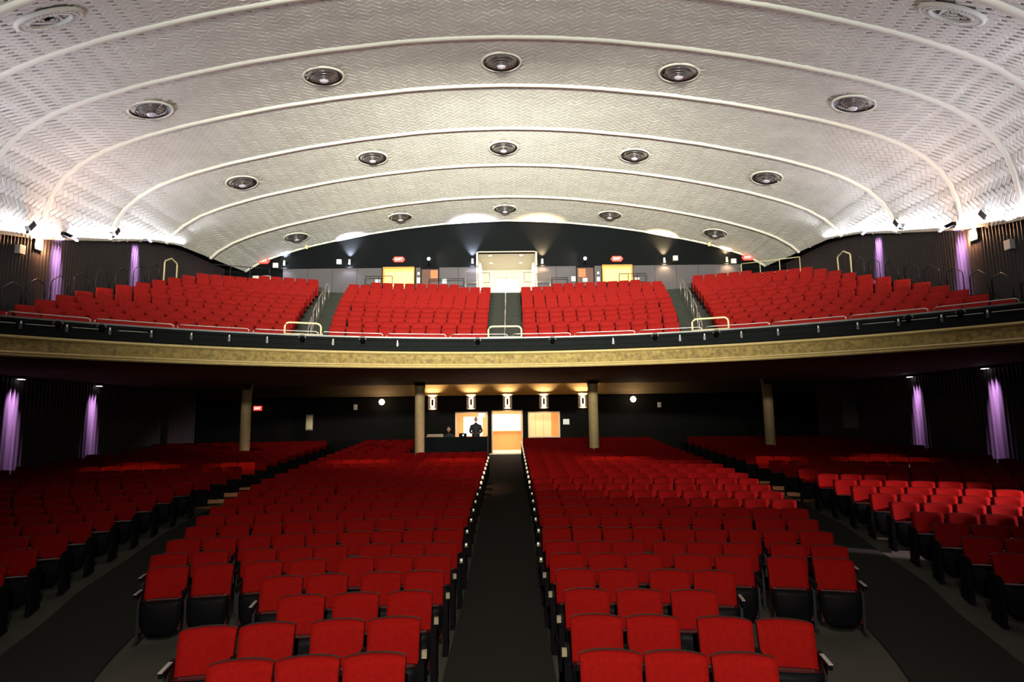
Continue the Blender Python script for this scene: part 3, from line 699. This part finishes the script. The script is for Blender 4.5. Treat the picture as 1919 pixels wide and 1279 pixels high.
mb.box(X0 + .03, X0 + .05, 26.25, 27.3, 2.33, 3.47)
t = obj('wall_frame', mb.mesh('wall_frame', mat('dim_frame', (.12, .12, .11), .5))); tag(t, 'dim upright frame on the dark right wall under the balcony', 'frame')
# sound desk
t = obj('sound_desk', None, loc=(-2.3, 27.5, gz(-2.3, 27.5)))
tag(t, 'black panelled sound desk in front of the left lobby opening', 'desk')
h = 2.08 - gz(-2.3, 27.5)
mb = MB(); mb.box(-1.45, 1.42, 0, .06, 0, h); obj('front_panel', mb.mesh('front_panel', m_black), t)
mb = MB(); mb.box(-1.45, 1.42, .06, .8, h - .14, h - .1); obj('worktop', mb.mesh('worktop', m_blk), t)
mb = MB(); mb.box(1.36, 1.42, .06, 1.6, 0, h); obj('side_panel', mb.mesh('side_panel', m_black), t)
mb = MB(); mb.box(-1.45, -1.39, .06, 1.6, 0, h); obj('side_panel', mb.mesh('side_panel', m_black), t)
mx = obj('mixing_console', None, loc=(-3.25, 27.62, 1.985)); tag(mx, 'pale mixing console lit on the left end of the sound desk', 'mixer')
mb = MB(); mb.box(-.38, .38, 0, .5, 0, .04); V = [(-.36, .02, .04), (.36, .02, .04), (.36, .48, .22), (-.36, .48, .22), (-.36, .48, .04), (.36, .48, .04)]
mb.add(V, [(0, 1, 2, 3), (0, 3, 4), (1, 5, 2), (3, 2, 5, 4)]); obj('body', mb.mesh('body', mat('console_grey', (.55, .5, .42), .5)), mx)
for i in range(8):
    mb = MB(); mb.box(-.32 + i * .085, -.30 + i * .085, .10, .14, .08, .115); obj('fader', mb.mesh('fader', m_blk), mx)
lp = obj('laptop', None, loc=(-1.98, 27.75, 1.985)); tag(lp, 'small laptop with glowing screen edge beside the standing man', 'laptop')
mb = MB(); mb.box(-.17, .17, 0, .24, 0, .02); obj('base', mb.mesh('base', m_blk), lp)
mb = MB(); mb.box(-.17, .17, -.02, 0, .02, .25); obj('lid', mb.mesh('lid', m_blk), lp)
mb = MB(); mb.lathe([(0, 0), (.035, 0), (.035, .004), (0, .005)], 10, Matrix.Translation((0.02, -.022, .16)) @ Matrix.Rotation(pi / 2, 4, 'X')); obj('status_light', mb.mesh('status_light', e_laptop), lp)

# ------------------------------------------------------------------ people at the desk
def skin_body(name, verts, edges, radii, m, parent, sub=1):
    me = bpy.data.meshes.new(name); me.from_pydata(verts, edges, []); o = obj(name, me, parent)
    me.materials.append(m)
    md = o.modifiers.new('skin', 'SKIN'); sv = me.skin_vertices[0].data
    for i, r in enumerate(radii): sv[i].radius = (r, r) if not isinstance(r, tuple) else r
    sv[0].use_root = True
    s = o.modifiers.new('sub', 'SUBSURF'); s.levels = sub; s.render_levels = sub; md.use_smooth_shade = True
    return o
m_skin = mat('skin', (.42, .22, .15), .6); m_cloth = mat('dark_shirt', (.012, .012, .016), .8); m_trs = mat('dark_trousers', (.01, .01, .012), .85); m_hair = mat('dark_hair', (.01, .008, .007), .7)
def person(loc, rz, label, seated, shirt, hair=True):
    t = obj('person', None, loc=loc, rz=rz); tag(t, label, 'person')
    hz = .46 if seated else .92          # pelvis height
    V = [(0, 0, hz), (0, -.01, hz + .18), (0, .0, hz + .36), (0, .01, hz + .50), (0, 0, hz + .58), (0, -.02, hz + .66)]
    E = [(0, 1), (1, 2), (2, 3), (3, 4), (4, 5)]; Rr = [(.19, .14), (.20, .15), (.215, .14), (.15, .10), (.062, .06), (.06, .06)]
    for s in (-1, 1):
        b = len(V)
        V += [(s * .20, 0, hz + .47), (s * .27, -.03, hz + .24), (s * .20, -.26, hz + .16), (s * .15, -.38, hz + .17), (s * .14, -.44, hz + .16)]
        Rr += [.08, .062, .046, .034, .034]; E += [(3, b), (b, b + 1), (b + 1, b + 2), (b + 2, b + 3), (b + 3, b + 4)]
    for s in (-1, 1):
        b = len(V)
        if seated: V += [(s * .10, -.02, hz - .02), (s * .12, -.42, hz + .02), (s * .12, -.44, .08), (s * .13, -.56, .045)]
        else: V += [(s * .10, 0, hz - .08), (s * .11, -.01, .50), (s * .11, .02, .08), (s * .12, -.14, .045)]
        Rr += [.09, .065, .045, .04]; E += [(0, b), (b, b + 1), (b + 1, b + 2), (b + 2, b + 3)]
    skin_body('body', V, E, Rr, shirt, t)
    # head with face
    hd = MB(); H = .118
    def head(u, v):
        a = u * 2 * pi; b = v * pi; x, y, z = sin(b) * cos(a), sin(b) * sin(a), -cos(b)
        wx = .076 * (1 - .12 * max(0, -z)); wy = .094
        if y < 0 and z < 0: wy *= 1 - .12 * abs(z)
        ny = y * wy
        if y < -.7 and abs(x) < .25 and -.35 < z < .1: ny -= .018      # nose
        if y < -.6 and .15 < abs(x) < .55 and 0 < z < .25: ny += .008  # eye sockets
        return (x * wx, ny - .01, z * H + hz + .775)
    hd.grid(head, 20, 14); h_ = obj('head', hd.mesh('head', m_skin, True), t)
    for s in (-1, 1):
        e = MB(); e.lathe([(0, -.03), (.012, -.02), (.016, 0), (.012, .02), (0, .03)], 8, Matrix.Translation((s * .078, 0, hz + .77))); obj('ear', e.mesh('ear', m_skin, True), h_)
        e = MB(); e.lathe([(0, -.008), (.008, 0), (0, .008)], 8, Matrix.Translation((s * .03, -.092, hz + .785))); obj('eye', e.mesh('eye', m_blk), h_)
    e = MB(); e.box(-.022, .022, -.096, -.09, hz + .705, hz + .712); obj('mouth', e.mesh('mouth', mat('lips', (.3, .08, .06), .6)), h_)
    if hair:
        hr = MB(); hr.grid(lambda u, v: (sin(v * 1.45) * cos(u * 2 * pi) * .083, .008 + sin(v * 1.45) * sin(u * 2 * pi) * .10, cos(v * 1.45) * .125 + hz + .78), 18, 6); obj('hair', hr.mesh('hair', m_hair, True), t)
    for s in (-1, 1):                         # hands on the desk
        hb = MB(); c = Vector((s * .14, -.49, hz + .155)); hb.box(c.x - .04, c.x + .04, c.y - .045, c.y + .05, c.z - .014, c.z + .014)
        pm = obj('hand', hb.mesh('hand', m_skin), t)
        for j in range(4):
            f = MB(); L = (.062, .072, .066, .052)[j]; x0 = c.x - .03 + j * .02
            f.tube([(x0, c.y - .04, c.z), (x0, c.y - .04 - L * .6, c.z + .008), (x0, c.y - .04 - L, c.z - .012)], .0085, 6); obj('finger', f.mesh('finger', m_skin, True), pm)
        f = MB(); f.tube([(c.x - s * .038, c.y + .02, c.z), (c.x - s * .065, c.y - .02, c.z), (c.x - s * .06, c.y - .05, c.z - .006)], .010, 6); obj('thumb', f.mesh('thumb', m_skin, True), pm)
    return t
person((-1.45, 28.75, gz(-1.45, 28.75)), 0, 'man in dark clothes standing at the sound desk, silhouetted against the lit opening', False, m_cloth)
person((-2.72, 28.85, gz(-2.72, 28.85)), .1, 'seated person with reddish face just showing above the sound desk', True, m_cloth, False)
ch = obj('desk_stool', None, loc=(-2.72, 28.9, gz(-2.72, 28.9))); tag(ch, 'low black stool under the seated person behind the desk', 'stool')
mb = MB(); mb.box(-.2, .2, -.18, .2, .30, .34); obj('seat', mb.mesh('seat', m_blk), ch)
for a in (-.17, .17):
    for b in (-.15, .17): mb = MB(); mb.box(a - .015, a + .015, b - .015, b + .015, 0, .30); obj('leg', mb.mesh('leg', m_blk), ch)

# ------------------------------------------------------------------ balcony rear wall
FW = 32.0; ZB = 9.3
mb = MB(); mb.box(-15.3, -1.48, FW + .12, FW + .4, 8.5, 14); mb.box(1.58, 15.3, FW + .12, FW + .4, 8.5, 14); mb.box(-1.48, 1.58, FW + .12, FW + .4, 11.76, 14)
wb = struct('wall_back', mb, m_black)
mb = MB(); mb.box(-15, 15, 31.1, 32.12, 9.0, ZB); struct('floor_balcony_walk', mb, m_bcarpet)
# grey acoustic panels, each a piece
edges = [-11.9, -10.75, -9.4, -8.9, -7.75, -6.75]
def gp(x0, x1):
    n = max(1, round((x1 - x0) / 1.2)); st = (x1 - x0) / n
    for i in range(n):
        mb = MB(); mb.box(x0 + i * st + .008, x0 + (i + 1) * st - .008, FW + .02, FW + .12, ZB + .01, 10.95); obj('panel', mb.mesh('panel', m_grey), wb)
for a, b in ((-11.9, -6.62), (-4.82, -4.52), (-3.58, -1.5), (1.6, 3.78), (4.7, 5.1), (6.8, 12.6)): gp(a, b)
mb = MB(); mb.box(-15, -1.5, FW - .02, FW + .13, 10.95, 11.0); mb.box(1.6, 15, FW - .02, FW + .13, 10.95, 11.0); struct('trim_8', mb, m_black)
# booth windows
for i, (x0, x1) in enumerate(((-6.55, -4.88), (5.14, 6.76))):
    wn = MB(); z0, z1 = 10.08, 10.93; t_ = .07
    wn.box(x0, x1, FW - .06, FW + .13, z1 - .0, z1 + .05); wn.box(x0, x0 + .04, FW - .06, FW + .13, z0, z1); wn.box(x1 - .04, x1, FW - .06, FW + .13, z0, z1); wn.box(x0, x1, FW - .06, FW + .13, z0 - .05, z0)
    wdw = struct('window_%d' % (3 + i), wn, mat('booth_frame%d' % i, (.7, .32, .06), .5))
    b = MB(); b.box(x0 + .04, x1 - .04, FW + .08, FW + .1, z0, z1); obj('glowing_reveal', b.mesh('glowing_reveal', e_booth), wdw)
    b = MB(); b.box(x0 + .12, x1 - .08, FW + .05, FW + .08, z0 + .02, z1 - .17); obj('glowing_pane', b.mesh('glowing_pane', e_booth2), wdw)
    for u in (.33, .68):
        xx = x0 + (x1 - x0) * u; b = MB(); b.box(xx - .04, xx + .04, FW - .08, FW - .02, z0 - .30, z0 - .05); obj('sill_bracket', b.mesh('sill_bracket', e_booth2), wdw)  # emission paints the booth light reflected off the small sill posts
    o = area('booth_light', ((x0 + x1) / 2, FW - .1, 10.5), ((x0 + x1) / 2, 20, 9.0), 1.4, .7, 10, (1, .6, .2))
# doors beside the booths
for i, (x0, x1) in enumerate(((-4.5, -3.61), (3.8, 4.68))):
    d = MB(); d.box(x0, x1, FW + .04, FW + .13, ZB, 10.86); dd = struct('door_%d' % (2 + i), d, m_brown)
    b = MB(); b.box(x0 - .05, x1 + .05, FW - .04, FW + .13, 10.86, 10.95); b.box(x0 - .05, x0, FW, FW + .13, ZB, 10.86); b.box(x1, x1 + .05, FW, FW + .13, ZB, 10.86); obj('door_frame', b.mesh('door_frame', m_black), dd)
    b = MB(); xm = x0 + .48 if i == 0 else x0 + .08
    b.box(xm, xm + .38, FW + .03, FW + .04, 10.35, 10.8); obj('glass_light', b.mesh('glass_light', emis('amber_glass', (.9, .20, .05), .5)), dd)
# vestibule
mb = MB(); mb.box(-1.58, -1.48, FW, 36, ZB, 11.8); mb.box(1.58, 1.68, FW, 36, ZB, 11.8); mb.box(-1.58, 1.68, 36, 36.1, ZB, 11.8)
m_vest = mat('vestibule_wall', (.55, .5, .40), .7); struct('wall_vestibule', mb, m_vest)
mb = MB(); mb.box(-1.58, 1.68, FW, 36, 11.76, 11.8); struct('ceiling_vestibule', mb, m_vest)
mb = MB(); mb.box(-.82, .84, 30.9, 36, ZB, ZB + .03); struct('floor_vestibule', mb, mat('vestibule_floor', (.7, .66, .55), .5))
vd = MB(); vd.box(-.62, .70, 35.9, 36, 11.25, 11.32); vd.box(-.66, -.62, 35.9, 36, ZB, 11.32); vd.box(.70, .74, 35.9, 36, ZB, 11.32); vd.box(.02, .06, 35.9, 36, ZB, 11.3)
dd = struct('door_4', vd, mat('vest_door_frame', (.35, .33, .28), .4))
for x0, x1 in ((-.62, .02), (.06, .70)):
    for z0, z1 in ((ZB + .35, 10.35), (10.43, 10.80), (10.86, 11.2)):
        b = MB(); b.box(x0 + .03, x1 - .03, 35.92, 35.96, z0, z1); obj('pane', b.mesh('pane', emis('door_pane', (.95, 1, .97), 1.6)), dd)
for i, (x, y) in enumerate(((-.85, 32.7), (.85, 32.7), (-.85, 34.3), (.85, 34.3))):
    t = obj('downlight', None, loc=(x, y, 11.76)); tag(t, f"round white downlight in the vestibule ceiling, {['front left','front right','rear left','rear right'][i]}", 'downlight', 'vestibule downlights')
    b = MB(); b.lathe([(.11, 0), (.11, -.02), (.085, -.02), (.08, 0)], 14); obj('ring', b.mesh('ring', m_white, True), t)
    b = MB(); b.lathe([(.08, -.008), (0, -.012)], 14); obj('lens', b.mesh('lens', e_white), t)
area('vestibule_light', (.05, 33.6, 11.6), (.05, 33.6, 9), 1.6, 1.6, 170, (1, .93, .78))
for i, s in enumerate((-1, 1)):
    mb = MB(); xx = -1.36 if s < 0 else 1.46
    mb.panel(lambda u, v: (xx + s * (-.14 + .20 * u) * (1 - .75 * v ** 3), 31.86 + .05 * sin(u * 14), ZB + .32 + 1.5 * v), 12, 8, (0, .02, 0))
    t = obj('curtain', mb.mesh('curtain', emis('sunlit_curtain', (1, .96, 1), .9), True)); tag(t, ['tall white tied drape at the left jamb of the balcony vestibule', 'tall white tied drape at the right jamb of the balcony vestibule'][i], 'curtain')  # self-glow paints the light washing this strip of side wall
# wall lamps, speakers, notices on the balcony wall
for i, (x, z, c) in enumerate(((-11.83, 11.28, 0), (-8.35, 11.30, 0), (-1.78, 11.27, 0), (1.95, 11.22, 1), (8.49, 11.21, 1), (11.84, 11.22, 1))):
    t = obj('updown_lamp', None, loc=(x, FW + .1, z)); nm = ['cool up-down wall lamp nearest the far left exit sign', 'cool up-down wall lamp left of the left booth window', 'cool up-down wall lamp at the left edge of the vestibule', 'warm up-down wall lamp at the right edge of the vestibule', 'warm up-down wall lamp right of the right booth window', 'warm up-down wall lamp nearest the far right exit sign'][i]
    tag(t, nm, 'wall lamp', 'up-down lamps on the balcony wall')
    cc = ((.85, .84, 1), (1, .66, .36))[c]
    mb = MB(); mb.lathe([(.05, -.13), (.06, -.12), (.06, .12), (.05, .13)], 12, Matrix.Translation((0, -.12, 0))); obj('body', mb.mesh('body', m_white, True), t)
    mb = MB(); mb.lathe([(.05, .125), (0, .125)], 12, Matrix.Translation((0, -.12, 0))); mb.lathe([(.05, -.125), (0, -.125)], 12, Matrix.Translation((0, -.12, 0))); obj('lens', mb.mesh('lens', (e_white, e_warm)[c]), t)
    mb = MB(); mb.box(-.03, .03, -.07, .02, -.03, .03); obj('mount', mb.mesh('mount', m_dark), t)
    spot('lamp_up', (x, FW - .05, z + .16), (x, FW + .06, z + 1.2), 1500 if abs(x) > 10 else 1300, cc, 80, .9, .03)
    spot('lamp_down', (x, FW - .05, z - .14), (x, FW + .05, z - .6), 220, cc, 120, .8, .03)
    point('lamp_flare', (x, FW - .12, z - .19), 12, cc, .02)
for i, (x, z) in enumerate(((-4.11, 11.4), (4.24, 11.33))):
    t = obj('emergency_floodlight', None, loc=(x, FW + .1, z)); tag(t, ['twin-head floodlight glaring above the left brown door', 'twin-head floodlight glaring above the right brown door'][i], 'floodlight')
    mb = MB(); mb.box(-.09, .09, -.1, .02, -.42, -.22); obj('case', mb.mesh('case', m_blk), t)
    mb = MB(); mb.tube([(0, -.06, -.22), (0, -.08, 0)], .02, 6); obj('stem', mb.mesh('stem', m_blk), t)
    mb = MB(); mb.lathe([(0, -.05), (.07, -.03), (.09, .03), (0, .04)], 12, Matrix.Translation((0, -.16, 0)) @ Matrix.Rotation(pi / 2, 4, 'X')); obj('head', mb.mesh('head', e_white, True), t)
    spot('flood_a', (x, FW - .12, z), (x + (.8 if i == 0 else -.8), FW + .12, z), 220, (1, .72, .55), 100, .9, .03); spot('flood_b', (x, FW - .12, z), (x - .4, FW + .12, z), 60, (.95, .9, 1), 120, .9, .03)
for x, z, lab in ((-12.31, 11.15, 'small white speaker between far left exit sign and lamp'), (-8.92, 11.31, 'square white speaker left of the second cool wall lamp'), (9.1, 11.32, 'square white speaker right of the warm wall lamp'), (11.87 + .35, 11.12, 'small white speaker beside the far right warm lamp')):
    small_box('wall_speaker', x, FW + .1, z, .24, .26, m_white, lab, 'speaker', .14, 'white speakers on the balcony wall')
for x, z, w_, h_, lab in ((-6.83, 10.22, .26, .2, 'white notice left of the left booth window'), (-4.66, 10.25, .17, .3, 'white notice between left booth window and brown door'), (-4.66, 10.62, .12, .14, 'tiny white switch above a notice, left booth'), (-3.28, 10.2, .24, .28, 'white notice right of the left brown door'), (3.6, 10.25, .22, .26, 'white notice left of the right brown door'), (4.22, 10.18, .24, .2, 'pale notice on the right brown door'), (4.93, 10.22, .16, .24, 'white notice between right brown door and booth'), (4.93, 10.55, .12, .13, 'tiny white switch above a notice, right booth'), (7.0, 10.18, .24, .2, 'white notice right of the right booth window')):
    small_box('wall_notice', x, FW + .02, z, w_, h_, m_white, lab, 'notice', .02, 'notices on the balcony wall')
for i, x in enumerate((-10.55, 10.85)):
    s, F = s_of_x(x, 31.7), 31.7; p = cpt(s, F)
    t = obj('arch_spotlight', None, loc=p + Vector((0, 0, -.02))); tag(t, ['tiny white spotlight under the arch edge, left', 'tiny white spotlight under the arch edge, right'][i], 'spotlight')
    mb = MB(); mb.lathe([(0, -.2), (.07, -.18), (.1, -.08), (.06, 0)], 12); obj('shade', mb.mesh('shade', m_cream, True), t)
    mb = MB(); mb.lathe([(0, 0), (.04, -.01), (.04, .04)], 8); obj('stem', mb.mesh('stem', m_white), t)

# ------------------------------------------------------------------ hexagonal stair rails along the side walls
def hex_rail(s, F, name, m, label, r=.02, w_=.42, h=1.0, X=14.2, top=None):
    z1 = top if top else 6.9 + (F - 17.42) * .343; z0 = z1 - h
    if z0 < 0: z0 = 0
    pts = [(s * X, F - w_, z0 - .16), (s * X, F - w_, z1 - .30), (s * X, F - w_ * .9, z1 - .22), (s * X, F, z1), (s * X, F + w_ * .9, z1 - .10), (s * X, F + w_, z1 - .16), (s * X, F + w_, z0 + .16)]
    mb = MB(); mb.tube(pts, r, 6)
    o = obj(name, mb.mesh(name, m, True)); tag(o, label, 'stair rail', 'peaked rails along the side wall stairs'); return o
nm8 = ordn
for s, Fs in ((-1, [16.4, 17.42, 18.3, 19.25, 20.22, 21.27, 22.3, 23.36, 24.3]), (1, [16.1, 17.08, 17.9, 18.87, 19.89, 20.88, 21.95, 23.0, 24.0])):
    for i, F in enumerate(Fs):
        hex_rail(s, F, 'stair_rail', m_rail, f"dark peaked stair rail on the {side_w[s]} side wall, {nm8[i]} up from the balcony front", .017, .36)
hex_rail(-1, 25.48, 'stair_rail', m_cream, 'tall cream peaked rail at the top left side stair', .032, .48, 1.05, 14.2, 9.78)
hex_rail(1, 25.0, 'stair_rail', m_cream, 'tall cream peaked rail at the top right side stair', .032, .48, 1.05, 14.2, 9.66)
# mid-aisle handrails
def post_rail(pts, h, m, label, r=.02, name='aisle_handrail'):
    t = obj(name, None, loc=pts[0]); tag(t, label, 'handrail'); b = Vector(pts[0]); U = Vector((0, 0, h))
    mb = MB(); mb.tube([Vector(p) + U - b for p in pts], r, 6); obj('grab_bar', mb.mesh('grab_bar', m, True), t)
    for p in (pts[0], pts[-1]):
        mb = MB(); p = Vector(p) - b; mb.tube([p, p + U], r * .8, 6); obj('post', mb.mesh('post', m, True), t)
def kp(deg, k, dr=-.2): a = radians(deg); r = Bk(k) + dr; return (r * sin(a), BC + r * cos(a), Zk(k))
for k0, k1 in ((0, 2), (3, 5), (6, 8), (9, 11)):
    w3 = {0: 'lowest', 3: 'second lowest', 6: 'third', 9: 'topmost'}[k0]
    post_rail([kp(-20.0 + .22 * k, k) for k in range(k0, k1 + 1)], .88, m_chrome, f'steel handrail in the left balcony aisle, {w3} length')
    post_rail([kp(20.2 - .25 * k, k) for k in range(k0, k1 + 1)], .88, m_chrome, f'steel handrail in the right balcony aisle, {w3} length')
for k0, k1 in ((0, 4), (5, 9)):
    post_rail([kp(0, k) for k in range(k0, k1 + 1)], .88, m_chrome, f"thin steel handrail in the centre balcony aisle, {'lower' if k0 == 0 else 'upper'} length", .016)
def guard(p0, p1, n, h, label, m, rails=2, r=.02):
    p0, p1 = Vector(p0), Vector(p1); t = obj('guard_rail', None, loc=p0); tag(t, label, 'guard rail'); d = p1 - p0
    for j in range(rails):
        mb = MB(); z = h * (1 - j * .45); mb.tube([Vector((0, 0, z)), d + Vector((0, 0, z))], r, 6); obj('rail', mb.mesh('rail', m, True), t)
    for j in range(n + 1):
        mb = MB(); q = d * j / n; mb.tube([q, q + Vector((0, 0, h))], r, 6); obj('post', mb.mesh('post', m, True), t)
guard((-7.3, 31.2, ZB), (-5.9, 31.2, ZB), 2, 1.0, 'thin dark guard rail behind the left centre block', m_dark)
guard((5.9, 31.2, ZB), (7.3, 31.2, ZB), 3, 1.0, 'thin dark guard rail behind the right centre block', m_dark)
guard((-4.0, 31.3, ZB), (-2.2, 31.3, ZB), 1, .85, 'low rail behind the seats left of the vestibule', m_dark)
guard((-2.1, 31.3, ZB), (-.85, 31.3, ZB), 2, 1.15, 'steel rail at the left of the vestibule entrance', m_chrome)
guard((.95, 31.3, ZB), (2.3, 31.3, ZB), 2, 1.15, 'steel rail at the right of the vestibule entrance', m_chrome)
guard((2.4, 31.3, ZB), (3.2, 31.3, ZB), 1, .85, 'low rail behind the seats right of the vestibule', m_dark)
guard((-14.1, 28.6, 9.0), (-11.9, 30.2, 9.15), 3, 1.35, 'tall guard rail at the back left corner of the balcony', m_dark)
guard((11.9, 30.2, 9.15), (14.0, 28.4, 9.0), 3, 1.35, 'tall guard rail at the back right corner of the balcony', m_cream)
mb = MB(); mb.box(-12.9, -12.0, 30.6, 30.7, 9.0, 10.25); o = obj('low_wall', mb.mesh('low_wall', m_rib)); tag(o, 'short cream wall end at the back left balcony corner', 'wall')
# fixtures along the side wall tops
for s in (-1, 1):
    sd = side_w[s]
    for i, F in enumerate((20.1, 24.3) if s < 0 else (19.55, 23.9)):
        z = wall_top(F) - .02; rz = 0
        t = obj('accent_lamp', None, loc=(s * 14.74, F, z)); tag(t, f"black accent lamp clamped on the {sd} wall top, {['nearer the stage', 'nearer the rear'][i]}", 'accent lamp', 'accent lamps on the slatted walls')
        mb = MB(); mb.box(-.06, .06, -.2, .2, -.02, .10); mb.box(min(0, s * .22), max(0, s * .22), -.04, .04, -.02, .03); obj('bracket', mb.mesh('bracket', m_blk), t)
        mb = MB(); mb.box(-.045, .045, -.06, .18, -.04, .02, 0, Matrix.Translation((-s * .16, .12, -.02)) @ Matrix.Rotation(-.25, 4, 'X')); obj('lamp_head', mb.mesh('lamp_head', emis('accent_white', (.8, .75, 1), 1.0)), t)
        area('wall_wash', (s * 14.87, F - .12, z - .07), (s * 14.93, F - .12, z - 1.5), .36, .05, K['wash'], PURPLE, 26)
    for i, F in enumerate((18.34, 22.35) if s < 0 else (17.9, 21.95)):
        z = wall_top(F) + .05
        t = obj('flood_fixture', None, loc=(s * 14.66, F, z)); tag(t, f"small angled flood fixture above the {sd} wall slats, {['nearer the stage', 'nearer the rear'][i]}", 'flood light', 'flood fixtures on the wall tops')
        mb = MB(); mb.box(-.13, .13, -.16, .16, -.08, .08, 0, Matrix.Translation((-s * .02, 0, .16)) @ Matrix.Rotation(.9, 4, 'X')); obj('housing', mb.mesh('housing', m_dark), t)
        mb = MB(); mb.box(-.10, .10, -.12, .12, .081, .09, 0, Matrix.Translation((-s * .02, 0, .16)) @ Matrix.Rotation(.9, 4, 'X')); obj('lens', mb.mesh('lens', e_white), t)
        mb = MB(); mb.box(-.03, .03, -.03, .03, -.06, .14); mb.box(min(0, s * .3), max(0, s * .3), -.03, .03, -.08, -.05); obj('yoke', mb.mesh('yoke', m_blk), t)
    F, z = (19.12, 8.53) if s < 0 else (18.8, 8.43)
    t = obj('side_wall_lamp', None, loc=(s * 14.93, F, z)); tag(t, f'glaring warm lamp on the {sd} slatted wall above the balcony', 'wall lamp', 'warm lamps on the side walls')
    mb = MB(); mb.box(-.05, .05, -.16, .16, -.2, .2); obj('housing', mb.mesh('housing', m_dark), t)
    mb = MB(); mb.box(-.01, .01, -.13, .13, -.17, .17, 0, Matrix.Translation((-s * .06, 0, 0))); obj('lens', mb.mesh('lens', e_warm), t)
    point('side_lamp_glow', (s * 14.72, F, z), 170, (1, .5, .25), .05)
    F, z = (18.43, 8.16) if s < 0 else (17.5, 7.72)
    o = obj('wall_speaker', None, loc=(s * 14.9, F, z)); tag(o, f'white box speaker on the {sd} slatted wall beside the warm lamp', 'speaker')
    mb = MB(); mb.box(-.08, .08, -.11, .11, -.14, .14); obj('cabinet', mb.mesh('cabinet', m_white), o)
    F, z = (22.9, 9.95) if s < 0 else (22.4, 9.8)
    o = obj('wall_speaker', None, loc=(s * 14.84, F, z)); tag(o, f'pale tilted box at the top edge of the {sd} slatted wall', 'speaker')
    mb = MB(); mb.box(-.1, .1, -.16, .16, -.17, .17, 0, Matrix.Rotation(.4, 4, 'X')); obj('cabinet', mb.mesh('cabinet', m_white), o)
    for i, F in enumerate((18.85, 22.45)):
        t = obj('accent_lamp', None, loc=(s * 14.82, F, 4.215)); tag(t, f"small accent lamp under the balcony on the {sd} wall, {['nearer the stage', 'nearer the rear'][i]}", 'accent lamp', 'accent lamps under the balcony')
        mb = MB(); mb.box(-.06, .06, -.13, .13, -.03, .06); obj('housing', mb.mesh('housing', m_blk), t)
        mb = MB(); mb.box(-.06, .04, -.10, .10, -.042, -.03); obj('lens', mb.mesh('lens', e_white), t)
        area('wall_wash_low', (s * 14.86, F - .12, 4.15), (s * 14.93, F - .12, 2.6), .36, .05, K['low'], PURPLE, 24)
